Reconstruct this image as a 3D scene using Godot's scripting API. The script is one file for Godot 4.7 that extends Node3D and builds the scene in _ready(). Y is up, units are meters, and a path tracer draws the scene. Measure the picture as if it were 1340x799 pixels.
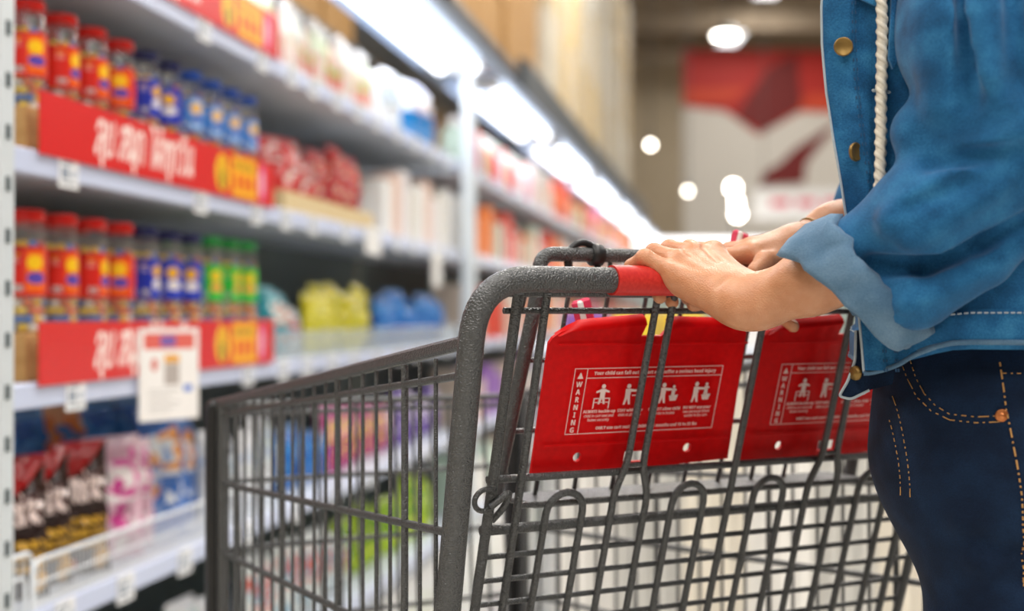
extends Node3D
# A supermarket aisle: a shopper in denim pushes a wire cart; shelves of sweets run away on the left.

const EYE_HEIGHT := 1.0
const SHELF_DISTANCE := 1.2
var rng := RandomNumberGenerator.new()
var M := {}
var taken := {}
var shelf_basis: Basis
var shelf_origin: Vector3


# ---------------------------------------------------------------- naming and nodes
func numbered(called: String) -> String:
	if not taken.has(called):
		taken[called] = 0
		return called
	taken[called] += 1
	return "%s_%03d" % [called, taken[called]]


func tag(o: Node, label := "", category := "", group := "", kind := "") -> void:
	if label: o.set_meta("label", label)
	if category: o.set_meta("category", category)
	if group: o.set_meta("group", group)
	if kind: o.set_meta("kind", kind)


func base(called: String, where := Transform3D()) -> Node3D:
	var o := Node3D.new()
	o.name = numbered(called)
	add_child(o)
	o.transform = where
	return o


func put(mesh: Mesh, called: String, material: Material, parent: Node = null, where := Transform3D()) -> MeshInstance3D:
	var o := MeshInstance3D.new()
	o.mesh = mesh
	o.material_override = material
	o.transform = where
	if parent == null or parent == self:
		o.name = numbered(called)
		add_child(o)
	else:
		o.name = called
		parent.add_child(o, true)
	return o


func part_node(called: String, parent: Node, where := Transform3D()) -> Node3D:
	var o := Node3D.new()
	o.name = called
	o.transform = where
	parent.add_child(o, true)
	return o


func at(x: float, y: float, z: float, turn := 0.0) -> Transform3D:
	return Transform3D(Basis(Vector3.UP, turn), Vector3(x, y, z))


func on_shelf(t: float, y: float, z: float, turn := 0.0) -> Transform3D:
	return Transform3D(shelf_basis * Basis(Vector3.UP, turn), shelf_origin + shelf_basis * Vector3(t, y, z))


func nth(n: int) -> String:
	var words := ["", "first", "second", "third", "fourth", "fifth", "sixth", "seventh", "eighth", "ninth", "tenth", "eleventh", "twelfth"]
	if n < words.size(): return words[n]
	return str(n) + (["th", "st", "nd", "rd"][n % 10] if n % 10 < 4 and (n / 10) % 10 != 1 else "th")


# ---------------------------------------------------------------- mesh helpers (corners run counter-clockwise seen from outside)
func surface() -> SurfaceTool:
	var st := SurfaceTool.new()
	st.begin(Mesh.PRIMITIVE_TRIANGLES)
	st.set_smooth_group(-1)
	return st


func done(st: SurfaceTool) -> ArrayMesh:
	st.generate_normals()
	st.index()
	return st.commit()


func tri(st: SurfaceTool, a: Vector3, b: Vector3, c: Vector3) -> void:
	st.add_vertex(a); st.add_vertex(c); st.add_vertex(b)


func quad(st: SurfaceTool, a: Vector3, b: Vector3, c: Vector3, d: Vector3) -> void:
	tri(st, a, b, c); tri(st, a, c, d)


func face(st: SurfaceTool, p: Array, out: Vector3) -> void:
	var n: Vector3 = (p[1] - p[0]).cross(p[2] - p[0])
	var turned: bool = n.dot(out) < 0.0
	for i in range(1, p.size() - 1):
		if turned: tri(st, p[0], p[i + 1], p[i])
		else: tri(st, p[0], p[i], p[i + 1])


func add_box(st: SurfaceTool, c: Vector3, size: Vector3, bevel := 0.0) -> void:
	st.set_smooth_group(-1)
	var h := size / 2.0
	var b := minf(bevel, minf(h.x, minf(h.y, h.z)) * 0.9)
	var corner := func(s: Vector3, axis: int) -> Vector3:
		var v := Vector3(s.x * (h.x - b), s.y * (h.y - b), s.z * (h.z - b))
		v[axis] = s[axis] * h[axis]
		return c + v
	for axis in 3:
		var u := (axis + 1) % 3
		var w := (axis + 2) % 3
		for sign in [-1.0, 1.0]:
			var q := []
			for k in [[-1, -1], [1, -1], [1, 1], [-1, 1]]:
				var s := Vector3.ZERO
				s[axis] = sign; s[u] = k[0]; s[w] = k[1]
				q.append(corner.call(s, axis))
			var out := Vector3.ZERO
			out[axis] = sign
			face(st, q, out)
			if b > 0.0:
				for other in [-1.0, 1.0]:   # the edge between +-axis and +-u
					var s1 := Vector3.ZERO
					s1[axis] = sign; s1[u] = other; s1[w] = -1.0
					var s2 := s1
					s2[w] = 1.0
					var o2 := Vector3.ZERO
					o2[axis] = sign; o2[u] = other
					face(st, [corner.call(s1, axis), corner.call(s2, axis), corner.call(s2, u), corner.call(s1, u)], o2)
	if b > 0.0:
		for x in [-1.0, 1.0]:
			for y in [-1.0, 1.0]:
				for z in [-1.0, 1.0]:
					var s := Vector3(x, y, z)
					face(st, [corner.call(s, 0), corner.call(s, 1), corner.call(s, 2)], s)


func box_mesh(size: Vector3, bevel := 0.0, c := Vector3.ZERO) -> ArrayMesh:
	var st := surface()
	add_box(st, c, size, bevel)
	return done(st)


func add_tube(st: SurfaceTool, pts: Array, r: float, sides := 8, closed := false, r_end := -1.0) -> void:
	st.set_smooth_group(1)
	var n := pts.size()
	var rings := []
	var side := Vector3.ZERO
	for i in n:
		var before: Vector3 = pts[(i - 1 + n) % n] if closed or i > 0 else pts[i]
		var after: Vector3 = pts[(i + 1) % n] if closed or i < n - 1 else pts[i]
		var d := (after - before).normalized()
		if i == 0:
			side = d.cross(Vector3.UP if absf(d.y) < 0.9 else Vector3.RIGHT).normalized()
		else:
			side = (side - d * side.dot(d)).normalized()
		var up := side.cross(d)
		var rr := r if r_end < 0.0 else lerpf(r, r_end, float(i) / (n - 1))
		var ring := []
		for k in sides:
			var a := TAU * k / sides
			ring.append(pts[i] + (side * cos(a) + up * sin(a)) * rr)
		rings.append(ring)
	for i in (n if closed else n - 1):
		var p: Array = rings[i]
		var q: Array = rings[(i + 1) % n]
		for k in sides:
			var k2 := (k + 1) % sides
			quad(st, p[k], q[k], q[k2], p[k2])
	if not closed:
		st.set_smooth_group(-1)
		face(st, rings[0], pts[0] - pts[1])
		face(st, rings[n - 1], pts[n - 1] - pts[n - 2])


func tube_mesh(pts: Array, r: float, sides := 8, closed := false) -> ArrayMesh:
	var st := surface()
	add_tube(st, pts, r, sides, closed)
	return done(st)


func rounded(pts: Array, radius: float, n := 5) -> Array:
	var out := [pts[0]]
	for i in range(1, pts.size() - 1):
		var p: Vector3 = pts[i]
		var a: Vector3 = pts[i - 1] - p
		var b: Vector3 = pts[i + 1] - p
		var cut := minf(radius, minf(a.length(), b.length()) * 0.48)
		var s := p + a.normalized() * cut
		var e := p + b.normalized() * cut
		for k in n + 1:
			var t := float(k) / n
			out.append(s.lerp(p, t).lerp(p.lerp(e, t), t))
	out.append(pts[-1])
	return out


func add_lathe(st: SurfaceTool, profile: Array, seg := 20, smooth := true, with_uv := false) -> void:
	st.set_smooth_group(2 if smooth else -1)
	for i in profile.size() - 1:
		for j in seg:
			var p := []
			var uv := []
			for k in [[0, 0], [1, 0], [1, 1], [0, 1]]:
				var q: Vector2 = profile[i + k[0]]
				var a: float = TAU * (j + k[1]) / seg
				p.append(Vector3(cos(a) * q.x, q.y, sin(a) * q.x))
				uv.append(Vector2(1.0 - float(j + k[1]) / seg, 1.0 - float(i + k[0]) / (profile.size() - 1)))
			for k in [0, 2, 1, 0, 3, 2]:
				if with_uv: st.set_uv(uv[k])
				st.add_vertex(p[k])


func lathe_mesh(profile: Array, seg := 20, smooth := true, with_uv := false) -> ArrayMesh:
	var st := surface()
	add_lathe(st, profile, seg, smooth, with_uv)
	return done(st)


func add_grid(st: SurfaceTool, rows: Array, flip := false, smooth := 3) -> void:
	st.set_smooth_group(smooth)
	var nr := rows.size()
	var nc: int = rows[0].size()
	for i in nr - 1:
		for j in nc - 1:
			var p := [rows[i][j], rows[i][j + 1], rows[i + 1][j + 1], rows[i + 1][j]]
			var uv := []
			for k in [[0, 0], [0, 1], [1, 1], [1, 0]]:
				uv.append(Vector2(float(j + k[1]) / (nc - 1), 1.0 - float(i + k[0]) / (nr - 1)))
			for k in ([0, 1, 2, 0, 2, 3] if flip else [0, 2, 1, 0, 3, 2]):
				st.set_uv(uv[k])
				st.add_vertex(p[k])


func add_plate(st: SurfaceTool, outline: Array, z0: float, z1: float) -> void:
	st.set_smooth_group(-1)
	var flat := PackedVector2Array(outline)
	var index := Geometry2D.triangulate_polygon(flat)
	for i in range(0, index.size(), 3):
		for z in [z0, z1]:
			var p := []
			for k in 3:
				var q := flat[index[i + k]]
				p.append(Vector3(q.x, q.y, z))
			face(st, p, Vector3(0, 0, 1 if z == z1 else -1) * signf(z1 - z0))
	var ccw := not Geometry2D.is_polygon_clockwise(flat)
	for i in flat.size():
		var a := flat[i]
		var b := flat[(i + 1) % flat.size()]
		var out := Vector3(b.y - a.y, a.x - b.x, 0) * (1.0 if ccw else -1.0)
		face(st, [Vector3(a.x, a.y, z0), Vector3(b.x, b.y, z0), Vector3(b.x, b.y, z1), Vector3(a.x, a.y, z1)], out)


func plate_mesh(outline: Array, z0: float, z1: float) -> ArrayMesh:
	var st := surface()
	add_plate(st, outline, z0, z1)
	return done(st)


func add_ball(st: SurfaceTool, c: Vector3, r: Vector3, n := 6) -> void:
	st.set_smooth_group(4)
	for i in n:
		for j in n * 2:
			var p := []
			for k in [[0, 0], [1, 0], [1, 1], [0, 1]]:
				var la: float = PI * ((i + k[0]) / float(n) - 0.5)
				var lo: float = TAU * (j + k[1]) / (n * 2.0)
				p.append(c + Vector3(cos(la) * cos(lo) * r.x, sin(la) * r.y, cos(la) * sin(lo) * r.z))
			if i > 0: tri(st, p[0], p[2], p[3])
			if i < n - 1: tri(st, p[0], p[1], p[2])


# ---------------------------------------------------------------- bodies and cloth: tapered capsules joined smoothly, meshed as surface nets
func bone(a: Vector3, b: Vector3, ra: float, rb: float, k := 0.01, carve := false) -> Array:
	var ab := b - a
	var l := ab.length_squared()
	return [a, ab, 0.0 if l < 1e-12 else 1.0 / l, ra, rb - ra, k, carve]


func chain(pts: Array, radii: Array, k := 0.01) -> Array:
	var out := []
	for i in pts.size() - 1:
		out.append(bone(pts[i], pts[i + 1], radii[i], radii[i + 1], k))
	return out


func field(ps: Array, cuts: Array, p: Vector3) -> float:
	var d := 10.0
	for q in ps:
		var r: Vector3 = p - q[0]
		var ab: Vector3 = q[1]
		var t: float = clampf(r.dot(ab) * q[2], 0.0, 1.0)
		var e: float = (r - ab * t).length() - q[3] - q[4] * t
		var k: float = q[5]
		if q[6]:
			e = -e
			var hc := maxf(k - absf(d - e), 0.0) / k
			d = maxf(d, e) + hc * hc * k * 0.25
		else:
			var h := maxf(k - absf(d - e), 0.0) / k
			d = minf(d, e) - h * h * k * 0.25
	for c in cuts:
		d = maxf(d, c.distance_to(p))
	return d


func net(ps: Array, cell: float, cuts := [], into := []) -> Array:
	"""[vertices, normals, indices] of the surface; appended to INTO if given."""
	var lo := Vector3.ONE * 1e9
	var hi := -lo
	for q in ps:
		if q[6]: continue
		for e in [q[0], q[0] + q[1]]:
			var rr: Vector3 = Vector3.ONE * (maxf(q[3], q[3] + q[4]) + cell * 3.0 + q[5] * 0.3)
			lo = lo.min(e - rr)
			hi = hi.max(e + rr)
	const B := 4
	var nb := Vector3i(((hi - lo) / (cell * B)).ceil())
	var n := nb * B + Vector3i.ONE
	var sx := n.y * n.z
	var sy := n.z
	var val := PackedFloat32Array()
	val.resize(n.x * n.y * n.z)
	val.fill(9.0)
	var id := PackedInt32Array()
	id.resize(val.size())
	id.fill(-1)
	var blocks := []
	var half := cell * B * 0.5
	var reach := half * 1.7321
	for bx in nb.x:
		for by in nb.y:
			for bz in nb.z:
				var c := lo + Vector3(bx, by, bz) * cell * B + Vector3.ONE * half
				var d := field(ps, cuts, c)
				if absf(d) > reach * 1.25 + cell: continue
				var near := []
				for q in ps:
					var r: Vector3 = c - q[0]
					var t: float = clampf(r.dot(q[1]) * q[2], 0.0, 1.0)
					var e: float = (r - q[1] * t).length() - q[3] - q[4] * t
					if e < maxf(d, 0.0) + q[5] + reach * 2.2: near.append(q)
				blocks.append(Vector3i(bx, by, bz) * B)
				for i in range(bx * B, bx * B + B + 1):
					for j in range(by * B, by * B + B + 1):
						var o := i * sx + j * sy
						for k in range(bz * B, bz * B + B + 1):
							if val[o + k] == 9.0:
								val[o + k] = field(near, cuts, lo + Vector3(i, j, k) * cell)
	var v := PackedVector3Array()
	var off := [0, sx, sy, sx + sy, 1, sx + 1, sy + 1, sx + sy + 1]
	var cor := [Vector3(0, 0, 0), Vector3(1, 0, 0), Vector3(0, 1, 0), Vector3(1, 1, 0), Vector3(0, 0, 1), Vector3(1, 0, 1), Vector3(0, 1, 1), Vector3(1, 1, 1)]
	var edges := [[0, 1], [2, 3], [4, 5], [6, 7], [0, 2], [1, 3], [4, 6], [5, 7], [0, 4], [1, 5], [2, 6], [3, 7]]
	for b in blocks:
		for i in range(b.x, b.x + B):
			for j in range(b.y, b.y + B):
				for k in range(b.z, b.z + B):
					var o: int = i * sx + j * sy + k
					var inside := 0
					for m in 8:
						if val[o + off[m]] < 0.0: inside += 1
					if inside == 0 or inside == 8: continue
					var sum := Vector3.ZERO
					var count := 0
					for e in edges:
						var va := val[o + off[e[0]]]
						var vb := val[o + off[e[1]]]
						if (va < 0.0) != (vb < 0.0):
							sum += cor[e[0]].lerp(cor[e[1]], va / (va - vb))
							count += 1
					id[o] = v.size()
					v.append(lo + (Vector3(i, j, k) + sum / count) * cell)
	var index := PackedInt32Array()
	var step := [sx, sy, 1]
	for b in blocks:
		for i in range(b.x, b.x + B):
			for j in range(b.y, b.y + B):
				for k in range(b.z, b.z + B):
					var o: int = i * sx + j * sy + k
					if id[o] < 0: continue
					var a := val[o]
					for axis in 3:
						if (a < 0.0) == (val[o + step[axis]] < 0.0): continue
						var s1: int = step[(axis + 1) % 3]
						var s2: int = step[(axis + 2) % 3]
						if o - s1 - s2 < 0: continue
						var q := [id[o - s1 - s2], id[o - s2], id[o], id[o - s1]]
						if q.min() < 0: continue
						if a < 0.0: index.append_array([q[0], q[2], q[1], q[0], q[3], q[2]])
						else: index.append_array([q[0], q[1], q[2], q[0], q[2], q[3]])
	var nor := PackedVector3Array()
	nor.resize(v.size())
	for i in range(0, index.size(), 3):
		var f := (v[index[i + 2]] - v[index[i]]).cross(v[index[i + 1]] - v[index[i]])
		for m in 3: nor[index[i + m]] += f
	for i in nor.size(): nor[i] = nor[i].normalized()
	if into.is_empty(): return [v, nor, index]
	var first: int = into[0].size()
	for i in index.size(): index[i] += first
	var v2: PackedVector3Array = into[0]
	v2.append_array(v)
	var n2: PackedVector3Array = into[1]
	n2.append_array(nor)
	var i2: PackedInt32Array = into[2]
	i2.append_array(index)
	return [v2, n2, i2]


func net_mesh(parts: Array, shift := Vector3.ZERO) -> ArrayMesh:
	var a := []
	a.resize(Mesh.ARRAY_MAX)
	var v: PackedVector3Array = parts[0]
	for i in v.size(): v[i] -= shift
	a[Mesh.ARRAY_VERTEX] = v
	a[Mesh.ARRAY_NORMAL] = parts[1]
	a[Mesh.ARRAY_INDEX] = parts[2]
	var m := ArrayMesh.new()
	m.add_surface_from_arrays(Mesh.PRIMITIVE_TRIANGLES, a)
	return m


func onto(ps: Array, x: float, y: float, from_z := -1.0, to_z := -1.9) -> Vector3:
	"""The first point of the surface met from the aisle side at that x and y."""
	var z := from_z
	while z > to_z:
		var d := field(ps, [], Vector3(x, y, z))
		if d < 0.0005: break
		z -= maxf(d * 0.7, 0.0008)
	return Vector3(x, y, z)


# ---------------------------------------------------------------- pictures printed on things
func dot(im: Image, x: float, y: float, r: float, c: Color) -> void:
	for j in range(int(floorf(y - r)), int(ceilf(y + r)) + 1):
		var w := r * r - (j - y) * (j - y)
		if w < 0.0 or j < 0 or j >= im.get_height(): continue
		w = sqrt(w)
		im.fill_rect(Rect2i(int(x - w), j, maxi(1, int(2.0 * w)), 1), c)


func oval(im: Image, x: float, y: float, rx: float, ry: float, c: Color) -> void:
	for j in range(int(y - ry), int(y + ry) + 1):
		var w := 1.0 - pow((j - y) / ry, 2.0)
		if w > 0.0 and j >= 0 and j < im.get_height(): im.fill_rect(Rect2i(int(x - rx * sqrt(w)), j, maxi(1, int(2.0 * rx * sqrt(w))), 1), c)


func stroke(im: Image, pts: Array, where: Vector2, size: float, r: float, c: Color, slant := 0.0) -> void:
	for i in pts.size() - 1:
		var a: Vector2 = pts[i]
		var b: Vector2 = pts[i + 1]
		a = where + Vector2(a.x + a.y * slant, -a.y) * size
		b = where + Vector2(b.x + b.y * slant, -b.y) * size
		var n := maxi(1, int(a.distance_to(b) / maxf(0.7, r * 0.5)))
		for k in n + 1:
			var p := a.lerp(b, float(k) / n)
			dot(im, p.x, p.y, r, c)


func points(flat: Array) -> Array:
	var out := []
	for i in range(0, flat.size(), 2): out.append(Vector2(flat[i], flat[i + 1]))
	return out


func letter(ch: String) -> Array:
	"""Strokes of a Thai or Latin letter on a square of one, baseline at 0."""
	match ch:
		"ล": return [[.16, .18, .06, .1, .12, 0, .2, .08, .16, .3, .3, .55, .45, .52, .55, .4, .55, 0], [.08, .75, .2, .97, .45, .97, .55, .78, .55, .35]]
		"ส": return [[.16, .18, .06, .1, .12, 0, .2, .08, .16, .3, .3, .55, .45, .52, .55, .4, .55, 0], [.08, .75, .2, .97, .42, .97, .55, .78, .55, .35], [.42, .8, .68, 1.08]]
		"ย": return [[.18, .92, .08, .96, .05, .84, .15, .8, .2, .65, .08, .5, .08, .1, .2, 0, .45, 0, .55, .1, .55, 1.0]]
		"น": return [[.13, .97, .04, .9, .12, .82, .16, .9, .16, 0, .48, .35, .46, .12, .54, .03, .62, .12, .53, .22, .5, .35, .5, 1.0]]
		"ก": return [[.1, 0, .1, .55, 0, .7, .1, .9, .3, 1, .5, .85, .5, 0]]
		"ไ": return [[.28, 0, .28, 1.2, .16, 1.38, .02, 1.3, .06, 1.18]]
		"ด": return [[.3, .44, .2, .38, .26, .28, .34, .36, .28, .46, .12, .2, .1, 0, .03, .5, .1, .85, .3, 1, .5, .85, .5, 0]]
		"ท": return [[.12, .97, .03, .9, .1, .8, .16, .9, .16, 0, .16, .6, .4, .97, .52, .85, .52, 0]]
		"ว": return [[.28, .12, .2, .04, .3, 0, .42, .08, .46, .5, .4, .9, .2, 1, .04, .85]]
		"ุ": return [[-.14, -.12, -.2, -.18, -.12, -.22, -.08, -.15, -.08, -.36]]
		"ั": return [[-.5, 1.25, -.42, 1.15, -.3, 1.15, -.12, 1.35]]
		"้": return [[-.5, 1.3, -.42, 1.42, -.36, 1.2, -.15, 1.45]]
		"m": return [[.05, 0, .05, .6, .05, .45, .2, .6, .3, .5, .3, 0, .3, .45, .45, .6, .55, .5, .55, 0]]
		"i": return [[.1, 0, .1, .55], [.1, .8, .1, .82]]
		"n": return [[.08, 0, .08, .6, .08, .42, .25, .6, .4, .48, .4, 0]]
	return []


func write(im: Image, text: String, x: float, y: float, size: float, r: float, c: Color, slant := 0.0) -> void:
	for ch in text:
		for s in letter(ch): stroke(im, points(s), Vector2(x, y), size, r, c, slant)
		if ch in ["ุ", "ั", "้"]: continue
		x += size * (0.35 if ch in [" ", "i"] else 0.5 if ch == "ไ" else 0.68)


func picture(w: int, h: int, c: Color) -> Image:
	var im := Image.create(w, h, false, Image.FORMAT_RGBA8)
	im.fill(c)
	return im


# ---------------------------------------------------------------- materials
func plain(called: String, c: Color, rough := 0.6, metal := 0.0) -> StandardMaterial3D:
	var m := StandardMaterial3D.new()
	m.resource_name = called
	m.albedo_color = c
	m.roughness = rough
	m.metallic = metal
	M[called] = m
	return m


func printed(called: String, im: Image, rough := 0.4) -> StandardMaterial3D:
	var m := plain(called, Color.WHITE, rough)
	m.albedo_texture = ImageTexture.create_from_image(im)
	return m


func noise(freq: float, seed_: int, octaves := 4) -> FastNoiseLite:
	var f := FastNoiseLite.new()
	f.noise_type = FastNoiseLite.TYPE_SIMPLEX_SMOOTH
	f.frequency = freq
	f.seed = seed_
	f.fractal_octaves = octaves
	return f


func noise_map(freq: float, seed_: int, stops: Array, size := 512, octaves := 4) -> NoiseTexture2D:
	var t := NoiseTexture2D.new()
	t.width = size
	t.height = size
	t.seamless = true
	t.noise = noise(freq, seed_, octaves)
	if stops:
		var g := Gradient.new()
		var o := PackedFloat32Array()
		var c := PackedColorArray()
		for s in stops:
			o.append(s[0])
			c.append(s[1])
		g.offsets = o
		g.colors = c
		t.color_ramp = g
	return t


func textured(called: String, tex: Texture2D, scale: float, rough: float, bump: Texture2D = null, height := 0.0) -> StandardMaterial3D:
	var m := plain(called, Color.WHITE, rough)
	m.albedo_texture = tex
	m.uv1_triplanar = true
	m.uv1_scale = Vector3.ONE * scale
	if bump:
		m.heightmap_enabled = true
		m.heightmap_texture = bump
		m.heightmap_scale = height
	return m


func denim(called: String, dark: Color, mid: Color, light: Color, seed_: int) -> StandardMaterial3D:
	# twill: fine slanted threads over a slow mottling of wear
	var wear := noise(0.012, seed_, 4).get_seamless_image(640, 640)
	var grain := noise(0.28, seed_ + 7, 3).get_seamless_image(640, 640)
	var im := picture(640, 640, mid)
	for y in 640:
		for x in 640:
			var w := (wear.get_pixel(x, y).r - 0.5) * 1.1 + (grain.get_pixel(x, y).r - 0.5) * 0.75 + 0.16 * (1.0 if (x + y * 2) % 4 < 2 else -1.0)
			w = clampf(w * 1.6, -1.0, 1.0)
			im.set_pixel(x, y, mid.lerp(light, w) if w > 0.0 else mid.lerp(dark, -w))
	var m := plain(called, Color.WHITE, 0.85)
	m.albedo_texture = ImageTexture.create_from_image(im)
	m.uv1_triplanar = true
	m.uv1_scale = Vector3.ONE * 2.6
	m.heightmap_enabled = true
	m.heightmap_texture = ImageTexture.create_from_image(grain)
	m.heightmap_scale = 0.035
	m.rim_enabled = true
	m.rim = 0.25
	m.rim_tint = 0.6
	m.metallic_specular = 0.25
	return m


# ---------------------------------------------------------------- the picture
func _ready() -> void:
	rng.seed = 7
	# camera
	var camera := Camera3D.new()
	camera.name = "camera"
	camera.position = Vector3(0, EYE_HEIGHT, 0)
	camera.rotation_degrees = Vector3(0.385, 0, 0)
	var lens := CameraAttributesPhysical.new()
	lens.frustum_focal_length = 55.9
	lens.frustum_focus_distance = 1.45
	lens.exposure_aperture = 2.8
	lens.frustum_near = 0.05
	lens.frustum_far = 200.0
	camera.attributes = lens
	add_child(camera)
	camera.fov = rad_to_deg(2.0 * atan(399.5 / 1861.0))
	# surroundings
	var world := WorldEnvironment.new()
	world.name = "environment"
	var e := Environment.new()
	e.background_mode = Environment.BG_COLOR
	e.background_color = Color(0, 0, 0)
	e.tonemap_mode = Environment.TONE_MAPPER_LINEAR
	e.tonemap_exposure = 1.68
	e.sdfgi_enabled = true
	e.ssao_enabled = true
	e.ssil_enabled = true
	world.environment = e
	add_child(world)
	# shelf axes: x runs down the aisle, z points out into it
	var aisle := deg_to_rad(8.86)
	var along := Vector3(sin(aisle), 0, -cos(aisle))
	shelf_basis = Basis(along, Vector3.UP, along.cross(Vector3.UP))
	shelf_origin = -shelf_basis.z * SHELF_DISTANCE
	make_materials()
	# hanging linear lamps above the sales floor (all of them above the frame)
	for z in [4.0, 0.0, -4.0, -8.0, -12.0]:
		for x in [-2.6, 0.9, 4.4]:
			hanging_lamp(Vector3(x, 5.2, z), "%s linear lamp from the front, hanging %s" % [nth(int(2.0 - z / 4.0)), "over the shelves" if x < 0.0 else "over the aisle" if x < 2.0 else "right of the aisle"])
	for z in [-17.0, -22.0, -27.0, -32.0]:  # extra lamps added high up to brighten the far end
		for x in [5.0, 9.5]:
			hanging_lamp(Vector3(x, 7.3, z), "%s high linear lamp added to brighten the far end, %s" % [nth(int((-12.0 - z) / 5.0)), "left row" if x < 6.0 else "right row"])
	room()
	shelving()
	near_products()
	far_products()
	overstock()
	far_end()
	counter()
	cart()
	person()


func make_materials() -> void:
	plain("shelf_white", Color("c3cbd6"), 0.45)
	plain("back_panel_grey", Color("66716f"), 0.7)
	plain("back_brown", Color("8a6a42"), 0.8)
	plain("rail", Color("c6d0ea"), 0.3)
	plain("upright", Color("cdd5da"), 0.4)
	plain("slot", Color("2c3c40"), 0.8)
	plain("white_wire", Color("e2e8ee"), 0.35)
	plain("canopy", Color("8fa0b8"), 0.45)
	plain("canopy_dark", Color("4a5054"), 0.6)
	plain("floor_joint", Color("8d8c88"), 0.6)
	plain("steel", Color("5b6064"), 0.4, 0.2)
	plain("cap_red", Color("cc1a12"), 0.25)
	plain("cap_navy", Color("1c2258"), 0.3)
	plain("cap_blue", Color("0d4fb4"), 0.3)
	plain("cap_green", Color("12913c"), 0.3)
	plain("white_plastic", Color("e8e8e6"), 0.4)
	plain("black_plastic", Color("17181a"), 0.45)
	plain("cord_white", Color("ded6c6"), 0.9)
	plain("brass", Color("8a6e3c"), 0.42, 0.7)
	plain("copper", Color("c07848"), 0.35, 0.8)
	plain("thread_gold", Color("b98b52"), 0.8)
	plain("thread_pale", Color("a9b6bf"), 0.8)
	plain("thread_navy", Color("234a70"), 0.9)
	plain("nail", Color("e9c3b4"), 0.2)
	plain("hair", Color("1d1512"), 0.5)
	plain("print_white", Color("f2d9d4"), 0.6)
	plain("strap_pink", Color("d8345a"), 0.5)
	plain("bowl", Color("d7d9d8"), 0.3)
	var clear := plain("clear_plastic", Color(0.95, 0.97, 0.98, 0.08), 0.05)
	clear.transparency = BaseMaterial3D.TRANSPARENCY_ALPHA
	var film := plain("film", Color(0.95, 0.95, 0.93, 0.25), 0.4)
	film.transparency = BaseMaterial3D.TRANSPARENCY_ALPHA
	var acrylic := plain("acrylic", Color(0.85, 0.92, 0.97, 0.25), 0.08)
	acrylic.transparency = BaseMaterial3D.TRANSPARENCY_ALPHA
	var candy := plain("candy", Color.WHITE, 0.3)
	candy.vertex_color_use_as_albedo = true
	# floor, walls, ceiling
	var speck := noise_map(0.08, 11, [[0.0, Color("b9b5ad")], [0.5, Color("cbc8c1")], [1.0, Color("d8d6d0")]])
	textured("floor_tile", speck, 0.7, 0.22)
	textured("wall_paint", noise_map(0.02, 12, [[0.0, Color("b9a98f")], [1.0, Color("c9bba4")]]), 0.3, 0.8)
	textured("ceiling_paint", noise_map(0.02, 13, [[0.0, Color("8d7d6a")], [1.0, Color("a39480")]]), 0.3, 0.85)
	textured("cardboard", noise_map(0.03, 14, [[0.0, Color("9c7343")], [0.5, Color("b08750")], [1.0, Color("bf9862")]]), 1.5, 0.8)
	textured("cardboard_pale", noise_map(0.03, 15, [[0.0, Color("c2a878")], [1.0, Color("d9c79e")]]), 1.5, 0.8)
	textured("carton_cream", noise_map(0.03, 16, [[0.0, Color("cfc6b2")], [1.0, Color("e2dccb")]]), 1.5, 0.8)
	textured("carton_yellow", noise_map(0.03, 17, [[0.0, Color("cda94e")], [1.0, Color("dcc070")]]), 1.5, 0.8)
	# the cart: grey powder coat with a fine hammered grain, red plastic
	var coat := textured("cart_grey", noise_map(0.05, 21, [[0.0, Color("3d3f40")], [0.5, Color("464849")], [1.0, Color("505253")]]), 6.0, 0.3, noise_map(0.12, 22, [], 512, 2), 0.2)
	coat.metallic = 0.1
	coat.metallic_specular = 0.6
	textured("cart_red", noise_map(0.04, 23, [[0.0, Color("cc0408")], [0.6, Color("d8060a")], [1.0, Color("e00a0e")]]), 4.0, 0.42).metallic_specular = 0.3
	textured("grip_red", noise_map(0.06, 24, [[0.0, Color("b81a16")], [0.6, Color("c82a22")], [1.0, Color("d23a30")]]), 6.0, 0.45)
	# cloth and skin
	denim("denim_jacket", Color("143c60"), Color("1f5c8c"), Color("4389b6"), 31)
	denim("denim_cuff", Color("3f5f7c"), Color("587792"), Color("7893aa"), 32)
	denim("denim_jeans", Color("0d1728"), Color("13233b"), Color("1d3552"), 33).rim = 0.06
	var skin := textured("skin", noise_map(0.02, 41, [[0.0, Color("bd8059")], [0.5, Color("c98f69")], [1.0, Color("d19c79")]]), 5.0, 0.45, noise_map(0.18, 42, [], 512, 3), 0.06)
	skin.subsurf_scatter_enabled = true
	skin.subsurf_scatter_strength = 0.15
	var glow := plain("tube_light", Color("ffffff"), 0.4)
	glow.emission_enabled = true
	glow.emission = Color("f4f8ff")
	glow.emission_energy_multiplier = 2.6
	var lamp := plain("lamp_light", Color("ffffff"), 0.4)
	lamp.emission_enabled = true
	lamp.emission = Color("fff6e8")
	lamp.emission_energy_multiplier = 14.0
	var fascia := plain("fascia_light", Color("ffffff"), 0.4)
	fascia.emission_enabled = true
	fascia.emission = Color("fbfbff")
	fascia.emission_energy_multiplier = 1.6


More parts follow.
